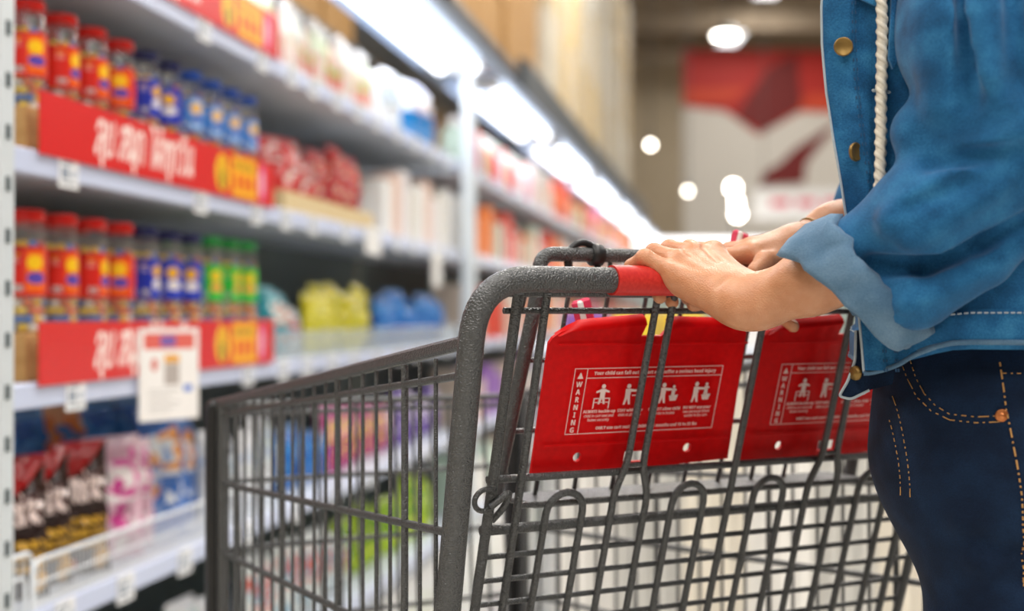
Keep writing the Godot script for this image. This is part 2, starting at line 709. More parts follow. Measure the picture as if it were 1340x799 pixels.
# ---------------------------------------------------------------- light
func hanging_lamp(where: Vector3, words: String) -> void:
	var o := base("hanging_lamp", Transform3D(Basis(), where))
	tag(o, words, "lamp", "linear lamps hanging above the floor")
	put(box_mesh(Vector3(0.5, 0.08, 2.4), 0.01, Vector3(0, 0.06, 0)), "housing", M.white_plastic, o)
	put(box_mesh(Vector3(0.44, 0.02, 2.3), 0.004, Vector3(0, 0.012, 0)), "lamp_diffuser", M.fascia_light, o)
	for s in [-1.0, 1.0]:
		put(tube_mesh([Vector3(0, 0.1, s), Vector3(0, 8.0 - where.y, s)], 0.006, 6), "hanger_rod", M.steel, o)
	var l := AreaLight3D.new()
	l.name = "lamp_area"
	l.area_size = Vector2(0.44, 2.3)
	l.light_energy = 7.0
	l.light_color = Color("fffaf3")
	l.area_range = 40.0
	l.area_attenuation = 2.0
	l.shadow_enabled = true
	l.rotation_degrees = Vector3(-90, 0, 0)
	l.position = Vector3(0, -0.005, 0)
	o.add_child(l)


# ---------------------------------------------------------------- the hall
func structure(called: String, size: Vector3, where: Vector3, m: Material) -> MeshInstance3D:
	var o := put(box_mesh(size), called, m, null, Transform3D(Basis(), where))
	tag(o, "", "", "", "structure")
	return o


func room() -> void:
	structure("floor", Vector3(24, 0.2, 46), Vector3(4, -0.1, -13), M.floor_tile)
	structure("ceiling", Vector3(24, 0.2, 46), Vector3(4, 8.1, -13), M.ceiling_paint)
	structure("wall_left", Vector3(0.2, 8, 46), Vector3(-8.1, 4, -13), M.wall_paint)
	structure("wall_right", Vector3(0.2, 8, 46), Vector3(16.1, 4, -13), M.wall_paint)
	structure("wall_back", Vector3(24, 8, 0.2), Vector3(4, 4, -36.1), M.wall_paint)
	structure("wall_front", Vector3(24, 8, 0.2), Vector3(4, 4, 10.1), M.wall_paint)
	for k in 5:
		structure("trim_%d" % (k + 1), Vector3(24, 0.5, 0.3), Vector3(4, 7.3 - (0.25 if k % 2 else 0.0), -14.0 - k * 5.0), M.ceiling_paint)


# ---------------------------------------------------------------- shelving
var levels := [0.09, 0.485, 0.88, 1.285, 1.68]


func price_tag_picture() -> void:
	var im := picture(64, 48, Color("f1f3f6"))
	im.fill_rect(Rect2i(6, 6, 40, 6), Color("9aa4b2"))
	im.fill_rect(Rect2i(6, 16, 26, 18), Color("8d98a8"))
	im.fill_rect(Rect2i(38, 18, 20, 14), Color("b9c2ce"))
	im.fill_rect(Rect2i(6, 38, 50, 4), Color("7d8894"))
	printed("price_tag", im, 0.25)


func flat_card(w: float, h: float, thick := 0.0015) -> ArrayMesh:
	"""A thin card with its picture on the side that faces +z."""
	var st := surface()
	add_grid(st, [[Vector3(-w / 2, -h / 2, thick), Vector3(w / 2, -h / 2, thick)], [Vector3(-w / 2, h / 2, thick), Vector3(w / 2, h / 2, thick)]], false, -1)
	add_grid(st, [[Vector3(-w / 2, -h / 2, 0), Vector3(w / 2, -h / 2, 0)], [Vector3(-w / 2, h / 2, 0), Vector3(w / 2, h / 2, 0)]], true, -1)
	st.set_uv(Vector2(0.01, 0.01))
	for s in [-1.0, 1.0]:
		face(st, [Vector3(s * w / 2, -h / 2, 0), Vector3(s * w / 2, h / 2, 0), Vector3(s * w / 2, h / 2, thick), Vector3(s * w / 2, -h / 2, thick)], Vector3(s, 0, 0))
		face(st, [Vector3(-w / 2, s * h / 2, 0), Vector3(w / 2, s * h / 2, 0), Vector3(w / 2, s * h / 2, thick), Vector3(-w / 2, s * h / 2, thick)], Vector3(0, s, 0))
	return done(st)


func shelf_bay(t0: float, t1: float, label: String, tags: Dictionary) -> void:
	var w := t1 - t0
	var o := base("shelving_unit", on_shelf(t0, 0, 0))
	tag(o, label, "shelf", "bays of the long shelving run")
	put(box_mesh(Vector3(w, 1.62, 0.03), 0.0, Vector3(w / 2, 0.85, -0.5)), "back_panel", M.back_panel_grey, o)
	put(box_mesh(Vector3(w, 0.48, 0.03), 0.0, Vector3(w / 2, 1.9, -0.5)), "upper_back_panel", M.back_brown, o)
	put(box_mesh(Vector3(w, 0.06, 0.46), 0.004, Vector3(w / 2, 0.03, -0.25)), "plinth", M.shelf_white, o)
	for i in levels.size():
		var y: float = levels[i]
		var shelf := put(box_mesh(Vector3(w - 0.004, 0.03, 0.48), 0.003, Vector3(w / 2, y - 0.015, -0.25)), "shelf_board", M.shelf_white, o)
		var rail := put(box_mesh(Vector3(w - 0.006, 0.044, 0.012), 0.003, Vector3(w / 2, y - 0.02, -0.004)), "price_rail", M.rail, shelf)
		rail.set_meta("label", "pale blue price rail along the shelf edge")
		for x in tags.get(i, []):
			put(M.tag_mesh, "price_tag", M.price_tag, shelf, at(x - t0, y - 0.027, 0.003))


func slotted_post(t: float, z: float, tall: float, width: float, label: String, with_slots := true) -> void:
	var o := base("shelf_upright", on_shelf(t, 0, z))
	tag(o, label, "post")
	var st := surface()
	add_box(st, Vector3(0, tall / 2, 0), Vector3(width, tall, 0.05), 0.004)
	put(done(st), "post", M.upright, o)
	if with_slots:
		var slot := box_mesh(Vector3(0.012, 0.024, 0.003))
		var side := box_mesh(Vector3(0.003, 0.024, 0.012))
		for k in int(tall / 0.0845):
			put(slot, "slot", M.slot, o, at(0, 0.03 + k * 0.0845, 0.0255))
			put(side, "slot", M.slot, o, at(width / 2 + 0.0005, 0.03 + k * 0.0845, 0.004))


func shelving() -> void:
	price_tag_picture()
	M.tag_mesh = flat_card(0.075, 0.056, 0.003)
	shelf_bay(2.17, 3.60, "nearest shelving bay, holding the red and blue jars", {1: [2.42, 2.68, 2.99, 3.4], 2: [2.46, 3.02, 3.4], 3: [2.43, 3.08, 3.46], 4: [3.1, 3.5]})
	shelf_bay(3.60, 4.90, "middle shelving bay, with yellow bags on its third shelf", {1: [3.8, 4.2, 4.6], 2: [3.68, 3.9, 4.15, 4.4, 4.7], 3: [3.7, 3.95, 4.3, 4.6], 4: [3.75, 3.95, 4.2, 4.45, 4.7]})
	shelf_bay(4.90, 6.25, "shelving bay just before the tall grey post", {1: [5.1, 5.5, 5.9], 2: [5.0, 5.3, 5.6, 5.9], 3: [5.0, 5.25, 5.5, 5.8, 6.05], 4: [5.0, 5.3, 5.6, 5.9]})
	for k in 9:
		var t0 := 6.38 + k * 1.4
		shelf_bay(t0, t0 + 1.4, "%s shelving bay beyond the tall grey post" % nth(k + 1), {2: [t0 + 0.3, t0 + 1.0], 3: [t0 + 0.3, t0 + 0.9], 4: [t0 + 0.2, t0 + 0.6, t0 + 1.1]})
	slotted_post(2.155, 0.01, 2.3, 0.05, "pale slotted steel upright at the left edge of the picture")
	slotted_post(6.2, 0.04, 2.05, 0.1, "tall pale grey post between the two shelving runs", false)
	# canopy with its lamps
	var n := 0
	for k in 8:
		var t0 := 1.62 + k * 2.46
		var o := base("canopy_lamp", on_shelf(t0, 2.1, 0.02))
		tag(o, "%s white tube lamp from the front in the row above the shelves" % nth(k + 1), "lamp", "tube lamps above the shelves")
		put(box_mesh(Vector3(2.44, 0.05, 0.28), 0.006, Vector3(1.23, 0.07, -0.06)), "canopy_housing", M.canopy, o)
		put(box_mesh(Vector3(2.44, 0.09, 0.012), 0.003, Vector3(1.23, 0.045, -0.205)), "canopy_lip", M.canopy, o)
		for z in [-0.12, 0.03]:
			put(tube_mesh([Vector3(0.3, 0.005, z), Vector3(2.16, 0.005, z)], 0.025, 12), "lamp_tube", M.tube_light, o)
		for x in [0.27, 2.19]:
			put(box_mesh(Vector3(0.03, 0.06, 0.2), 0.004, Vector3(x, 0.02, -0.04)), "tube_holder", M.white_plastic, o)
		var l := AreaLight3D.new()
		l.name = "tube_area"
		l.area_size = Vector2(1.9, 0.18)
		l.light_energy = 0.42
		l.light_color = Color("f4f8ff")
		l.area_range = 12.0
		l.area_attenuation = 2.0
		l.shadow_enabled = true
		l.rotation_degrees = Vector3(-90, 0, 0)
		l.position = Vector3(1.23, -0.02, -0.04)
		o.add_child(l)
	# dark header boards above the far lamps
	for k in 4:
		var h := put(box_mesh(Vector3(2.9, 0.3, 0.05), 0.004, Vector3(1.45, 0.15, 0)), "header_board", M.canopy_dark, null, on_shelf(8.2 + k * 2.92, 2.2, -0.02))
		tag(h, "%s dark grey header board above the far tube lamps" % nth(k + 1), "board", "dark header boards above the lamps")


# ---------------------------------------------------------------- goods
func jar_kind(cap: Material, label: Material, label_name: String) -> Node3D:
	var o := Node3D.new()
	put(M.jar_body, "body", M.clear_plastic, o)
	put(M.jar_candy, "candies", M.candy, o).set_meta("kind", "stuff")
	put(M.jar_label, "label_band", label, o).set_meta("label", label_name)
	put(M.jar_cap, "cap", cap, o)
	return o


func place(o: Node3D, called: String, where: Transform3D, label: String, category: String, group := "") -> Node3D:
	o.name = numbered(called)
	add_child(o)
	o.transform = where
	tag(o, label, category, group)
	return o


func label_picture(called: String, ground: Color, flag: Color, spot: Color, ink: Color) -> void:
	var im := picture(192, 96, ground)
	for k in 3:
		var x := 64 * k
		im.fill_rect(Rect2i(x + 24, 8, 30, 80), flag)
		oval(im, x + 38, 30, 13, 15, spot)
		oval(im, x + 40, 60, 15, 12, ink)
		im.fill_rect(Rect2i(x + 4, 74, 16, 12), Color("f3f0ee"))
		for j in 4: im.fill_rect(Rect2i(x + 5 + j * 4, 75, 2, 10), Color("30201c"))
		im.fill_rect(Rect2i(x + 3, 14, 14, 3), spot)
		im.fill_rect(Rect2i(x + 3, 22, 11, 2), Color("f0d8d0"))
		im.fill_rect(Rect2i(x + 3, 28, 13, 2), Color("f0d8d0"))
	printed(called, im, 0.3)


func sign_picture() -> void:
	var im := picture(1280, 112, Color("d3141a"))
	write(im, "ลุย สนุก ได้ทุกวัน", 215, 84, 62, 5.2, Color("f6e6e0"), 0.18)
	oval(im, 900, 56, 44, 44, Color("f2c417"))
	oval(im, 900, 70, 14, 26, Color("5a4a18"))
	oval(im, 900, 36, 18, 16, Color("d89a10"))
	im.fill_rect(Rect2i(965, 8, 180, 96), Color("f6b60d"))
	for k in 4: im.fill_rect(Rect2i(985 + k * 36, 22, 24, 14), Color("8a5a10"))
	for k in 3: im.fill_rect(Rect2i(990 + k * 48, 50, 34, 38), Color("e2520f"))
	oval(im, 1185, 56, 26, 46, Color("e86aa0"))
	oval(im, 1185, 56, 14, 30, Color("f2b6cc"))
	printed("sign_print", im, 0.3)
	var p := picture(160, 256, Color("f3f1ef"))
	p.fill_rect(Rect2i(12, 14, 136, 44), Color("e0685e"))
	p.fill_rect(Rect2i(56, 22, 40, 28), Color("7a62b0"))
	p.fill_rect(Rect2i(66, 74, 40, 22), Color("e8a63c"))
	p.fill_rect(Rect2i(66, 98, 40, 60), Color("b6ada8"))
	oval(p, 40, 100, 9, 18, Color("d87a70"))
	p.fill_rect(Rect2i(118, 160, 24, 18), Color("5f86d8"))
	for k in 6: p.fill_rect(Rect2i(24, 170 + k * 12, 84 - (k % 3) * 14, 3), Color("b9b6b4"))
	printed("notice_print", p, 0.5)


func bag_mesh(w: float, h: float, thick: float, seed_: int) -> ArrayMesh:
	"""A filled film pouch: fat belly, flat crimped ends, puckered film."""
	var f := noise(7.0, seed_, 4)
	var st := surface()
	var nx := 16
	var ny := 20
	for side in [1.0, -1.0]:
		var rows := []
		for i in ny + 1:
			var row := []
			for j in nx + 1:
				var a := 2.0 * j / nx - 1.0
				var b := 2.0 * i / ny - 1.0
				var belly := pow(maxf(0.0, 1.0 - a * a), 0.55) * pow(maxf(0.0, 1.0 - pow(absf(b), 2.6)), 0.7)
				var edge := absf(a) == 1.0 or absf(b) == 1.0
				var crumple := 0.0 if edge else f.get_noise_3d(a * w * 4.0, b * h * 4.0, side) * thick * 0.6 * belly
				var pinch := 1.0 - 0.07 * (1.0 - b * b) * absf(a)
				var p := Vector3(a * w / 2.0 * pinch, (b + 1.0) * h / 2.0, side * thick / 2.0 * belly + crumple * side)
				if b < -0.9: p.y = maxf(p.y, 0.0)
				row.append(p)
			rows.append(row)
		add_grid(st, rows, side < 0.0, 3 if side > 0 else 5)
	return done(st)


func bag_picture(called: String, ground: Color, a: Color, b: Color, seed_: int) -> void:
	var im := picture(96, 128, ground)
	var r := RandomNumberGenerator.new()
	r.seed = seed_
	im.fill_rect(Rect2i(0, 0, 96, 9), ground.lightened(0.35))
	im.fill_rect(Rect2i(0, 119, 96, 9), ground.lightened(0.25))
	oval(im, 48, 44, 34, 20, a)
	oval(im, 48, 44, 27, 13, b)
	for k in 16:
		oval(im, r.randf_range(6, 90), r.randf_range(14, 116), r.randf_range(4, 13), r.randf_range(4, 12), [a, b, ground.lightened(0.4)][k % 3])
	im.fill_rect(Rect2i(14, 64, 60, 5), b)
	printed(called, im, 0.22)


func chocolate_picture() -> void:
	var im := picture(192, 256, Color("2a1210"))
	for y in 70:
		im.fill_rect(Rect2i(0, y, 192 - y * 2, 1), Color("a8161a"))
	oval(im, 96, 84, 74, 26, Color("3c1512"))
	write(im, "mini", 34, 112, 62, 6.0, Color("f0dcd6"), 0.15)
	for row in 3:
		for k in 4: im.fill_rect(Rect2i(36 + k * 32, 146 + row * 22, 26, 15), Color("c79a34"))
	oval(im, 150, 226, 30, 22, Color("e0a81c"))
	oval(im, 40, 236, 26, 14, Color("c0241a"))
	printed("bag_chocolate", im, 0.22)


func box_goods(w: float, h: float, d: float) -> ArrayMesh:
	return box_mesh(Vector3(w, h, d), 0.003, Vector3(0, h / 2, 0))


func near_products() -> void:
	sign_picture()
	label_picture("label_red", Color("d8261c"), Color("ee6a1e"), Color("f4c21c"), Color("5a46a8"))
	label_picture("label_navy", Color("1b2fa4"), Color("2743c8"), Color("f0b42a"), Color("ece6e0"))
	label_picture("label_blue", Color("1c74cc"), Color("a6c6ea"), Color("f0b84a"), Color("2e5fc0"))
	label_picture("label_green", Color("21b038"), Color("37c94a"), Color("f2c21e"), Color("f2a04a"))
	M.jar_body = lathe_mesh([Vector2(0.001, 0), Vector2(0.027, 0), Vector2(0.0305, 0.006), Vector2(0.0305, 0.03), Vector2(0.029, 0.036), Vector2(0.0305, 0.042), Vector2(0.0305, 0.160), Vector2(0.028, 0.182), Vector2(0.0255, 0.198), Vector2(0.0255, 0.21)], 24)
	M.jar_label = lathe_mesh([Vector2(0.0312, 0.066), Vector2(0.0312, 0.156)], 24, true, true)
	var cap := surface()
	add_lathe(cap, [Vector2(0.0275, 0.202), Vector2(0.0285, 0.204), Vector2(0.0285, 0.220), Vector2(0.026, 0.225), Vector2(0.0, 0.225)], 24, false)
	M.jar_cap = done(cap)
	var st := surface()
	var tones := [Color("f2c21c"), Color("e8742a"), Color("3f76c8"), Color("f0eeea"), Color("c22a20"), Color("f2d23c")]
	var r := RandomNumberGenerator.new()
	r.seed = 3
	for ring in 11:
		for k in 9:
			st.set_color(tones[r.randi() % 6].srgb_to_linear())
			var a := TAU * (k + 0.5 * (ring % 2) + r.randf() * 0.3) / 9.0
			add_ball(st, Vector3(cos(a) * 0.0205, 0.009 + ring * 0.0152, sin(a) * 0.0205), Vector3(0.0085, 0.0075, 0.0085), 4)
	M.jar_candy = done(st)
	var red := jar_kind(M.cap_red, M.label_red, "red wrap-round label with orange and yellow print")
	var navy := jar_kind(M.cap_navy, M.label_navy, "dark blue wrap-round label with a yellow spot")
	var blue := jar_kind(M.cap_blue, M.label_blue, "light blue wrap-round label with a yellow spot")
	var green := jar_kind(M.cap_green, M.label_green, "green wrap-round label with a yellow spot")
	# middle shelf (under the lamp shelf) and the shelf below it: jars on cartons, two deep
	var rows := [
		{"y": 1.285, "tall": 0.9, "shelf": "upper jar shelf", "kinds": [red, red, red, red, navy, navy, blue, blue, blue, blue]},
		{"y": 0.88, "tall": 1.0, "shelf": "lower jar shelf", "kinds": [red, red, red, red, navy, navy, navy, green, green, green]}]
	for row in rows:
		for c in [[2.36, 2.895, "red"], [2.9, 3.285, "blue"], [3.29, 3.7, "blue" if row.y > 1.0 else "green"]]:
			var w: float = c[1] - c[0]
			var o := put(box_mesh(Vector3(w, 0.088, 0.3), 0.003, Vector3(w / 2, 0.044, -0.19)), "carton", M.cardboard, null, on_shelf(c[0], row.y, 0))
			tag(o, "low brown carton under the %s jars on the %s%s" % [c[2], row.shelf, ", nearer the slotted post" if c[0] > 2.73 and c[0] < 3.2 and row.y > 1.0 else ", farther along" if c[0] > 3.2 and row.y > 1.0 else ""], "carton", "cartons under the jars")
		var counts := {}
		for i in 10:
			var colour: String = {red: "red", navy: "dark blue", blue: "bright blue", green: "green"}[row.kinds[i]]
			counts[colour] = counts.get(colour, 0) + 1
			for deep in 2:
				var o: Node3D = row.kinds[i].duplicate()
				var where := on_shelf(2.44 + i * 0.13, row.y + 0.088, -0.085 - deep * 0.1, rng.randf() * TAU if deep else 0.9 + rng.randf_range(-0.5, 0.5))
				where.basis = where.basis.scaled_local(Vector3(1.25, row.tall, 1.25))
				place(o, "candy_jar", where, "%s-capped candy jar, %s of its colour, %s row, %s" % [colour, nth(counts[colour]), "back" if deep else "front", row.shelf], "jar", "candy jars on the %s" % row.shelf)
	# red promotional strips
	var strip := flat_card(1.27, 0.112, 0.003)
	for s in [[2.95, 1.325, "upper jar shelf"], [2.95, 0.92, "lower jar shelf"], [2.99, 1.72, "top shelf"]]:
		var o := put(strip, "promotion_sign", M.sign_print, null, on_shelf(s[0], s[1] - 0.024 + 0.036, 0.006))
		o.rotation.x = 0.0
		tag(o, "red strip sign with white Thai writing and yellow panel on the %s" % s[2], "sign", "red promotional strips")
	var notice := put(flat_card(0.165, 0.19, 0.002), "price_notice", M.notice_print, null, on_shelf(2.80, 0.878, 0.045, -0.42))
	tag(notice, "white paper price notice hanging over the lower red strip", "notice")
	# bags
	bag_picture("bag_red", Color("c81e22"), Color("f0e4e0"), Color("a01016"), 1)
	bag_picture("bag_crimson", Color("a8121e"), Color("e8b8a8"), Color("d83a2a"), 2)
	bag_picture("bag_teal", Color("2a8fa0"), Color("dfe9e6"), Color("d87a5a"), 3)
	bag_picture("bag_pale", Color("d9e0de"), Color("8fb3c8"), Color("d0685e"), 4)
	bag_picture("bag_yellow", Color("dcd02a"), Color("e6dc5a"), Color("c2bc30"), 5)
	bag_picture("bag_blue", Color("1560b8"), Color("4a94d8"), Color("2a78c8"), 6)
	bag_picture("bag_pink", Color("e2b4c6"), Color("d8489a"), Color("efe6e6"), 7)
	bag_picture("bag_magenta", Color("b02a78"), Color("e8a0c0"), Color("f0d060"), 8)
	bag_picture("bag_purple", Color("5a3a9a"), Color("b0a0d8"), Color("e8e0f0"), 9)
	bag_picture("bag_white", Color("e4e6ea"), Color("b8c6de"), Color("c8d8d4"), 10)
	bag_picture("bag_lime", Color("a6c81e"), Color("dce86a"), Color("5a9a2a"), 11)
	bag_picture("bag_orange", Color("e0762a"), Color("3f74b8"), Color("f0d8b0"), 12)
	bag_picture("bag_kids", Color("4a78c4"), Color("e89a50"), Color("e4e8ea"), 13)
	var sky := picture(96, 128, Color("e4e8ee"))
	for y in range(70, 128): sky.fill_rect(Rect2i(0, y - int(10.0 * sin(y * 0.02)), 96, 1), Color("1c7cc0"))
	sky.fill_rect(Rect2i(50, 0, 46, 20), Color("2434b0"))
	oval(sky, 62, 50, 24, 20, Color("ecc0b4"))
	oval(sky, 30, 40, 22, 14, Color("f2f2f4"))
	printed("bag_sky", sky, 0.25)
	chocolate_picture()
	M.bags = [bag_mesh(0.15, 0.22, 0.07, 1), bag_mesh(0.15, 0.2, 0.08, 2), bag_mesh(0.17, 0.24, 0.08, 3), bag_mesh(0.13, 0.17, 0.06, 4)]
	# lower right of the first bay: chocolate and sweets in the wire-fronted bottom shelf
	var pouch := [
		["bag_chocolate", 2.40, -0.075, 1.12, -0.45, "dark brown chocolate pouch with red top, nearest the slotted upright"],
		["bag_chocolate", 2.53, -0.09, 1.15, -0.4, "dark brown chocolate pouch, second from the slotted upright"],
		["bag_chocolate", 2.665, -0.08, 1.2, -0.5, "dark brown chocolate pouch leaning on the pink pouch"],
		["bag_pink", 2.84, -0.09, 1.08, -0.45, "pink and white sweets pouch, nearest the chocolate pouches"],
		["bag_pink", 2.98, -0.12, 1.0, -0.35, "pink and white sweets pouch beside the blue and orange one"],
		["bag_kids", 3.17, -0.12, 1.25, -0.4, "blue and orange sweets pouch at the cart's front corner"],
		["bag_kids", 3.33, -0.15, 1.15, -0.2, "second blue and orange sweets pouch behind the cart corner"]]
	for q in pouch:
		var o := put(M.bags[2 if q[0] != "bag_chocolate" else 0], "sweets_pouch", M[q[0]], null, on_shelf(q[1], 0.4855, q[2], q[4]))
		o.transform.basis = o.transform.basis.scaled_local(Vector3(0.9, q[3], 0.85)) * Basis(Vector3.RIGHT, -0.08)
		tag(o, q[5], "bag", "pouches on the wire-fronted shelf")
	for i in 7:
		var kind: String = ["bag_chocolate", "bag_orange", "bag_blue", "bag_blue", "bag_orange", "bag_blue", "bag_blue"][i]
		var o := put(M.bags[2], "sweets_pouch", M[kind], null, on_shelf(2.3 + i * 0.178, 0.4855, -0.3, rng.randf_range(-0.1, 0.1)))
		o.transform.basis = o.transform.basis.scaled_local(Vector3(1.0, 1.3, 0.9))
		tag(o, "%s pouch, %s from the upright in the shaded back row" % [kind.trim_prefix("bag_"), nth(i + 1)], "bag", "pouches on the wire-fronted shelf")
	wire_front()
	# bag runs on the shelves farther along
	# shelf level, kind, from, to, mesh, size, words
	var tray := put(box_mesh(Vector3(0.98, 0.06, 0.26), 0.003, Vector3(0.49, 0.03, -0.15)), "carton", M.cardboard_pale, null, on_shelf(3.77, 1.285, 0))
	tag(tray, "low tan carton under the red foil bags", "carton", "cartons under the jars")
	bag_run(3, "bag_red", 3.66, 4.2, 1, 0.9, "red foil bag", "third shelf up, right of the blue jars", 0.06)
	bag_run(3, "bag_crimson", 4.21, 4.62, 0, 0.9, "crimson foil bag", "third shelf up, beside the white packs", 0.06)
	bag_run(3, "bag_purple", 4.66, 4.72, 0, 0.9, "purple foil bag", "third shelf up, between red bags and white packs")
	bag_run(2, "bag_teal", 3.67, 3.9, 1, 0.95, "teal and white bag", "shelf of the green jars")
	bag_run(2, "bag_pale", 3.9, 4.1, 1, 0.85, "pale printed bag", "shelf below the red bags")
	bag_run(2, "bag_yellow", 4.12, 4.95, 2, 0.85, "yellow bag", "shelf below the red bags")
	bag_run(2, "bag_blue", 5.0, 6.2, 2, 0.85, "blue bag", "shelf beside the grey post")
	bag_run(1, "bag_white", 3.32, 3.75, 2, 0.9, "white bag", "second shelf up, behind the cart")
	bag_run(1, "bag_blue", 3.8, 4.2, 2, 0.8, "blue bag", "second shelf up, behind the cart")
	bag_run(1, "bag_magenta", 4.25, 5.1, 2, 0.85, "magenta bag", "second shelf up, behind the cart")
	bag_run(1, "bag_purple", 5.15, 6.2, 2, 0.85, "purple bag", "second shelf up, before the grey post")
	bag_run(0, "bag_white", 2.6, 3.4, 2, 0.95, "crumpled white bag", "lowest shelf, under the wire front")
	bag_run(0, "bag_pale", 3.5, 4.5, 2, 0.95, "pale bag", "lowest shelf, behind the cart")
	bag_run(0, "bag_lime", 4.6, 5.8, 2, 0.95, "lime green bag", "lowest shelf, behind the cart")
	# top shelf: pastel bottles, white packs, a big blue-and-white bag
	M.bottle_mesh = lathe_mesh([Vector2(0.001, 0), Vector2(0.034, 0), Vector2(0.038, 0.01), Vector2(0.038, 0.13), Vector2(0.03, 0.165), Vector2(0.014, 0.18), Vector2(0.014, 0.19)], 16)
	M.bottle_cap = lathe_mesh([Vector2(0.017, 0.185), Vector2(0.017, 0.215), Vector2(0.012, 0.22), Vector2(0, 0.22)], 14)
	M.bottle_band = lathe_mesh([Vector2(0.0386, 0.03), Vector2(0.0386, 0.115)], 16, true, true)
	var pastel := [Color("c6d0b8"), Color("b4cc94"), Color("dcaa9c"), Color("d6d2c8"), Color("bcd0cc"), Color("dcbcac")]
	for i in pastel.size(): plain("pastel_%d" % i, pastel[i], 0.35)
	label_picture("label_pastel", Color("d6c8be"), Color("d88a78"), Color("a4c26e"), Color("c87070"))
	for i in 20:
		var o := Node3D.new()
		put(M.bottle_mesh, "body", M["pastel_%d" % (i % 6)], o)
		put(M.bottle_band, "label_band", M.label_pastel, o)
		put(M.bottle_cap, "cap", M.white_plastic, o)
		place(o, "bottle", on_shelf(3.1 + i * 0.09, 1.68, -0.07 - 0.01 * (i % 3), rng.randf() * TAU), "pastel plastic bottle, %s from the left on the top shelf" % nth(i + 1), "bottle", "pastel bottles on the top shelf")
	bag_run(4, "bag_white", 4.95, 5.35, 2, 0.95, "white soft pack", "top shelf, beside the pastel bottles")
	bag_run(4, "bag_sky", 5.42, 6.2, 2, 1.15, "large blue and white bag", "top shelf, before the grey post")
	plain("goods_white", Color("e6e2e4"), 0.3)
	# white packs on the third shelf up
	for i in 9:
		var o := put(box_goods(0.13, 0.2 + 0.03 * (i % 3), 0.1), "white_pack", M[["white_plastic", "pastel_5", "goods_white", "pastel_3"][i % 4]], null, on_shelf(4.99 + i * 0.137, 1.285, -0.08))
		tag(o, "whitish pack, %s from the purple bag on the third shelf up" % nth(i + 1), "box", "white packs on the third shelf")
	var white_tag := put(flat_card(0.2, 0.09, 0.003), "shelf_talker", M.white_plastic, null, on_shelf(4.58, 1.245, 0.02))
	tag(white_tag, "glossy blank white shelf card clipped below the crimson bags", "card")
	var drop := put(flat_card(0.16, 0.15, 0.003), "shelf_talker", M.white_plastic, null, on_shelf(5.6, 1.19, 0.02))
	tag(drop, "blank white card hanging from the rail near the grey post", "card")
	# clear fronts on the shelf of the yellow bags
	for k in 4:
		var t0 := 3.62 + k * 0.655
		var o := put(box_mesh(Vector3(0.64, 0.075, 0.004), 0.001, Vector3(0.32, 0.0375, 0)), "shelf_divider", M.acrylic, null, on_shelf(t0, 0.88, 0.0))
		tag(o, "%s clear plastic shelf front below the yellow and blue bags" % nth(k + 1), "divider", "clear shelf fronts")


func bag_run(level: int, kind: String, from: float, to: float, mesh: int, size: float, words: String, place_words: String, lift := 0.0) -> void:
	var i := 0
	var t := from + 0.2
	while t < minf(to + 0.12, 6.14):
		i += 1
		var o := put(M.bags[mesh], "snack_bag", M[kind], null, on_shelf(t, levels[level] + 0.0005 + lift, -0.085 - rng.randf() * 0.05, rng.randf_range(-0.3, 0.12)))
		o.transform.basis = o.transform.basis.scaled_local(Vector3(size, size * rng.randf_range(0.8, 1.15), size)) * Basis(Vector3.RIGHT, -0.06)
		tag(o, "%s, %s on the %s" % [words, nth(i), place_words], "bag", "%ss on the shelves" % words)
		t += [0.153, 0.153, 0.174, 0.133][mesh] * size + 0.003


func wire_front() -> void:
	var o := base("wire_shelf_front", on_shelf(2.2, 0.486, 0.0))
	tag(o, "white wire fence along the front of the chocolate shelf", "fence")
	var top := rounded([Vector3(0.12, 0.0, -0.004), Vector3(0.12, 0.085, -0.004), Vector3(1.38, 0.085, -0.004)], 0.02)
	put(tube_mesh(top, 0.0042, 8), "top_wire", M.white_wire, o)
	for y in [0.008, 0.045]:
		put(tube_mesh([Vector3(0.12, y, -0.004), Vector3(1.38, y, -0.004)], 0.0022, 6), "long_wire", M.white_wire, o)
	var st := surface()
	for k in 84:
		var x := 0.135 + k * 0.0148
		add_tube(st, [Vector3(x, 0.002, -0.004), Vector3(x, 0.084, -0.004)], 0.0014, 5)
	put(done(st), "upright_wires", M.white_wire, o).set_meta("kind", "stuff")
	var p := base("wire_divider", on_shelf(2.2, 0.486, 0.0))
	tag(p, "small white wire divider in front of the slotted upright", "divider")
	put(tube_mesh(rounded([Vector3(-0.02, 0.105, 0.0), Vector3(0.105, 0.105, 0.0), Vector3(0.105, 0.0, 0.0)], 0.025), 0.004, 8), "frame_wire", M.white_wire, p)
	put(tube_mesh(rounded([Vector3(-0.02, 0.065, 0.0), Vector3(0.085, 0.065, 0.0), Vector3(0.085, 0.0, 0.0)], 0.02), 0.003, 8), "frame_wire", M.white_wire, p)
	for k in 4:
		put(tube_mesh([Vector3(0.0 + k * 0.025, 0.0, 0), Vector3(0.0 + k * 0.025, 0.104, 0)], 0.002, 6), "wire", M.white_wire, p)


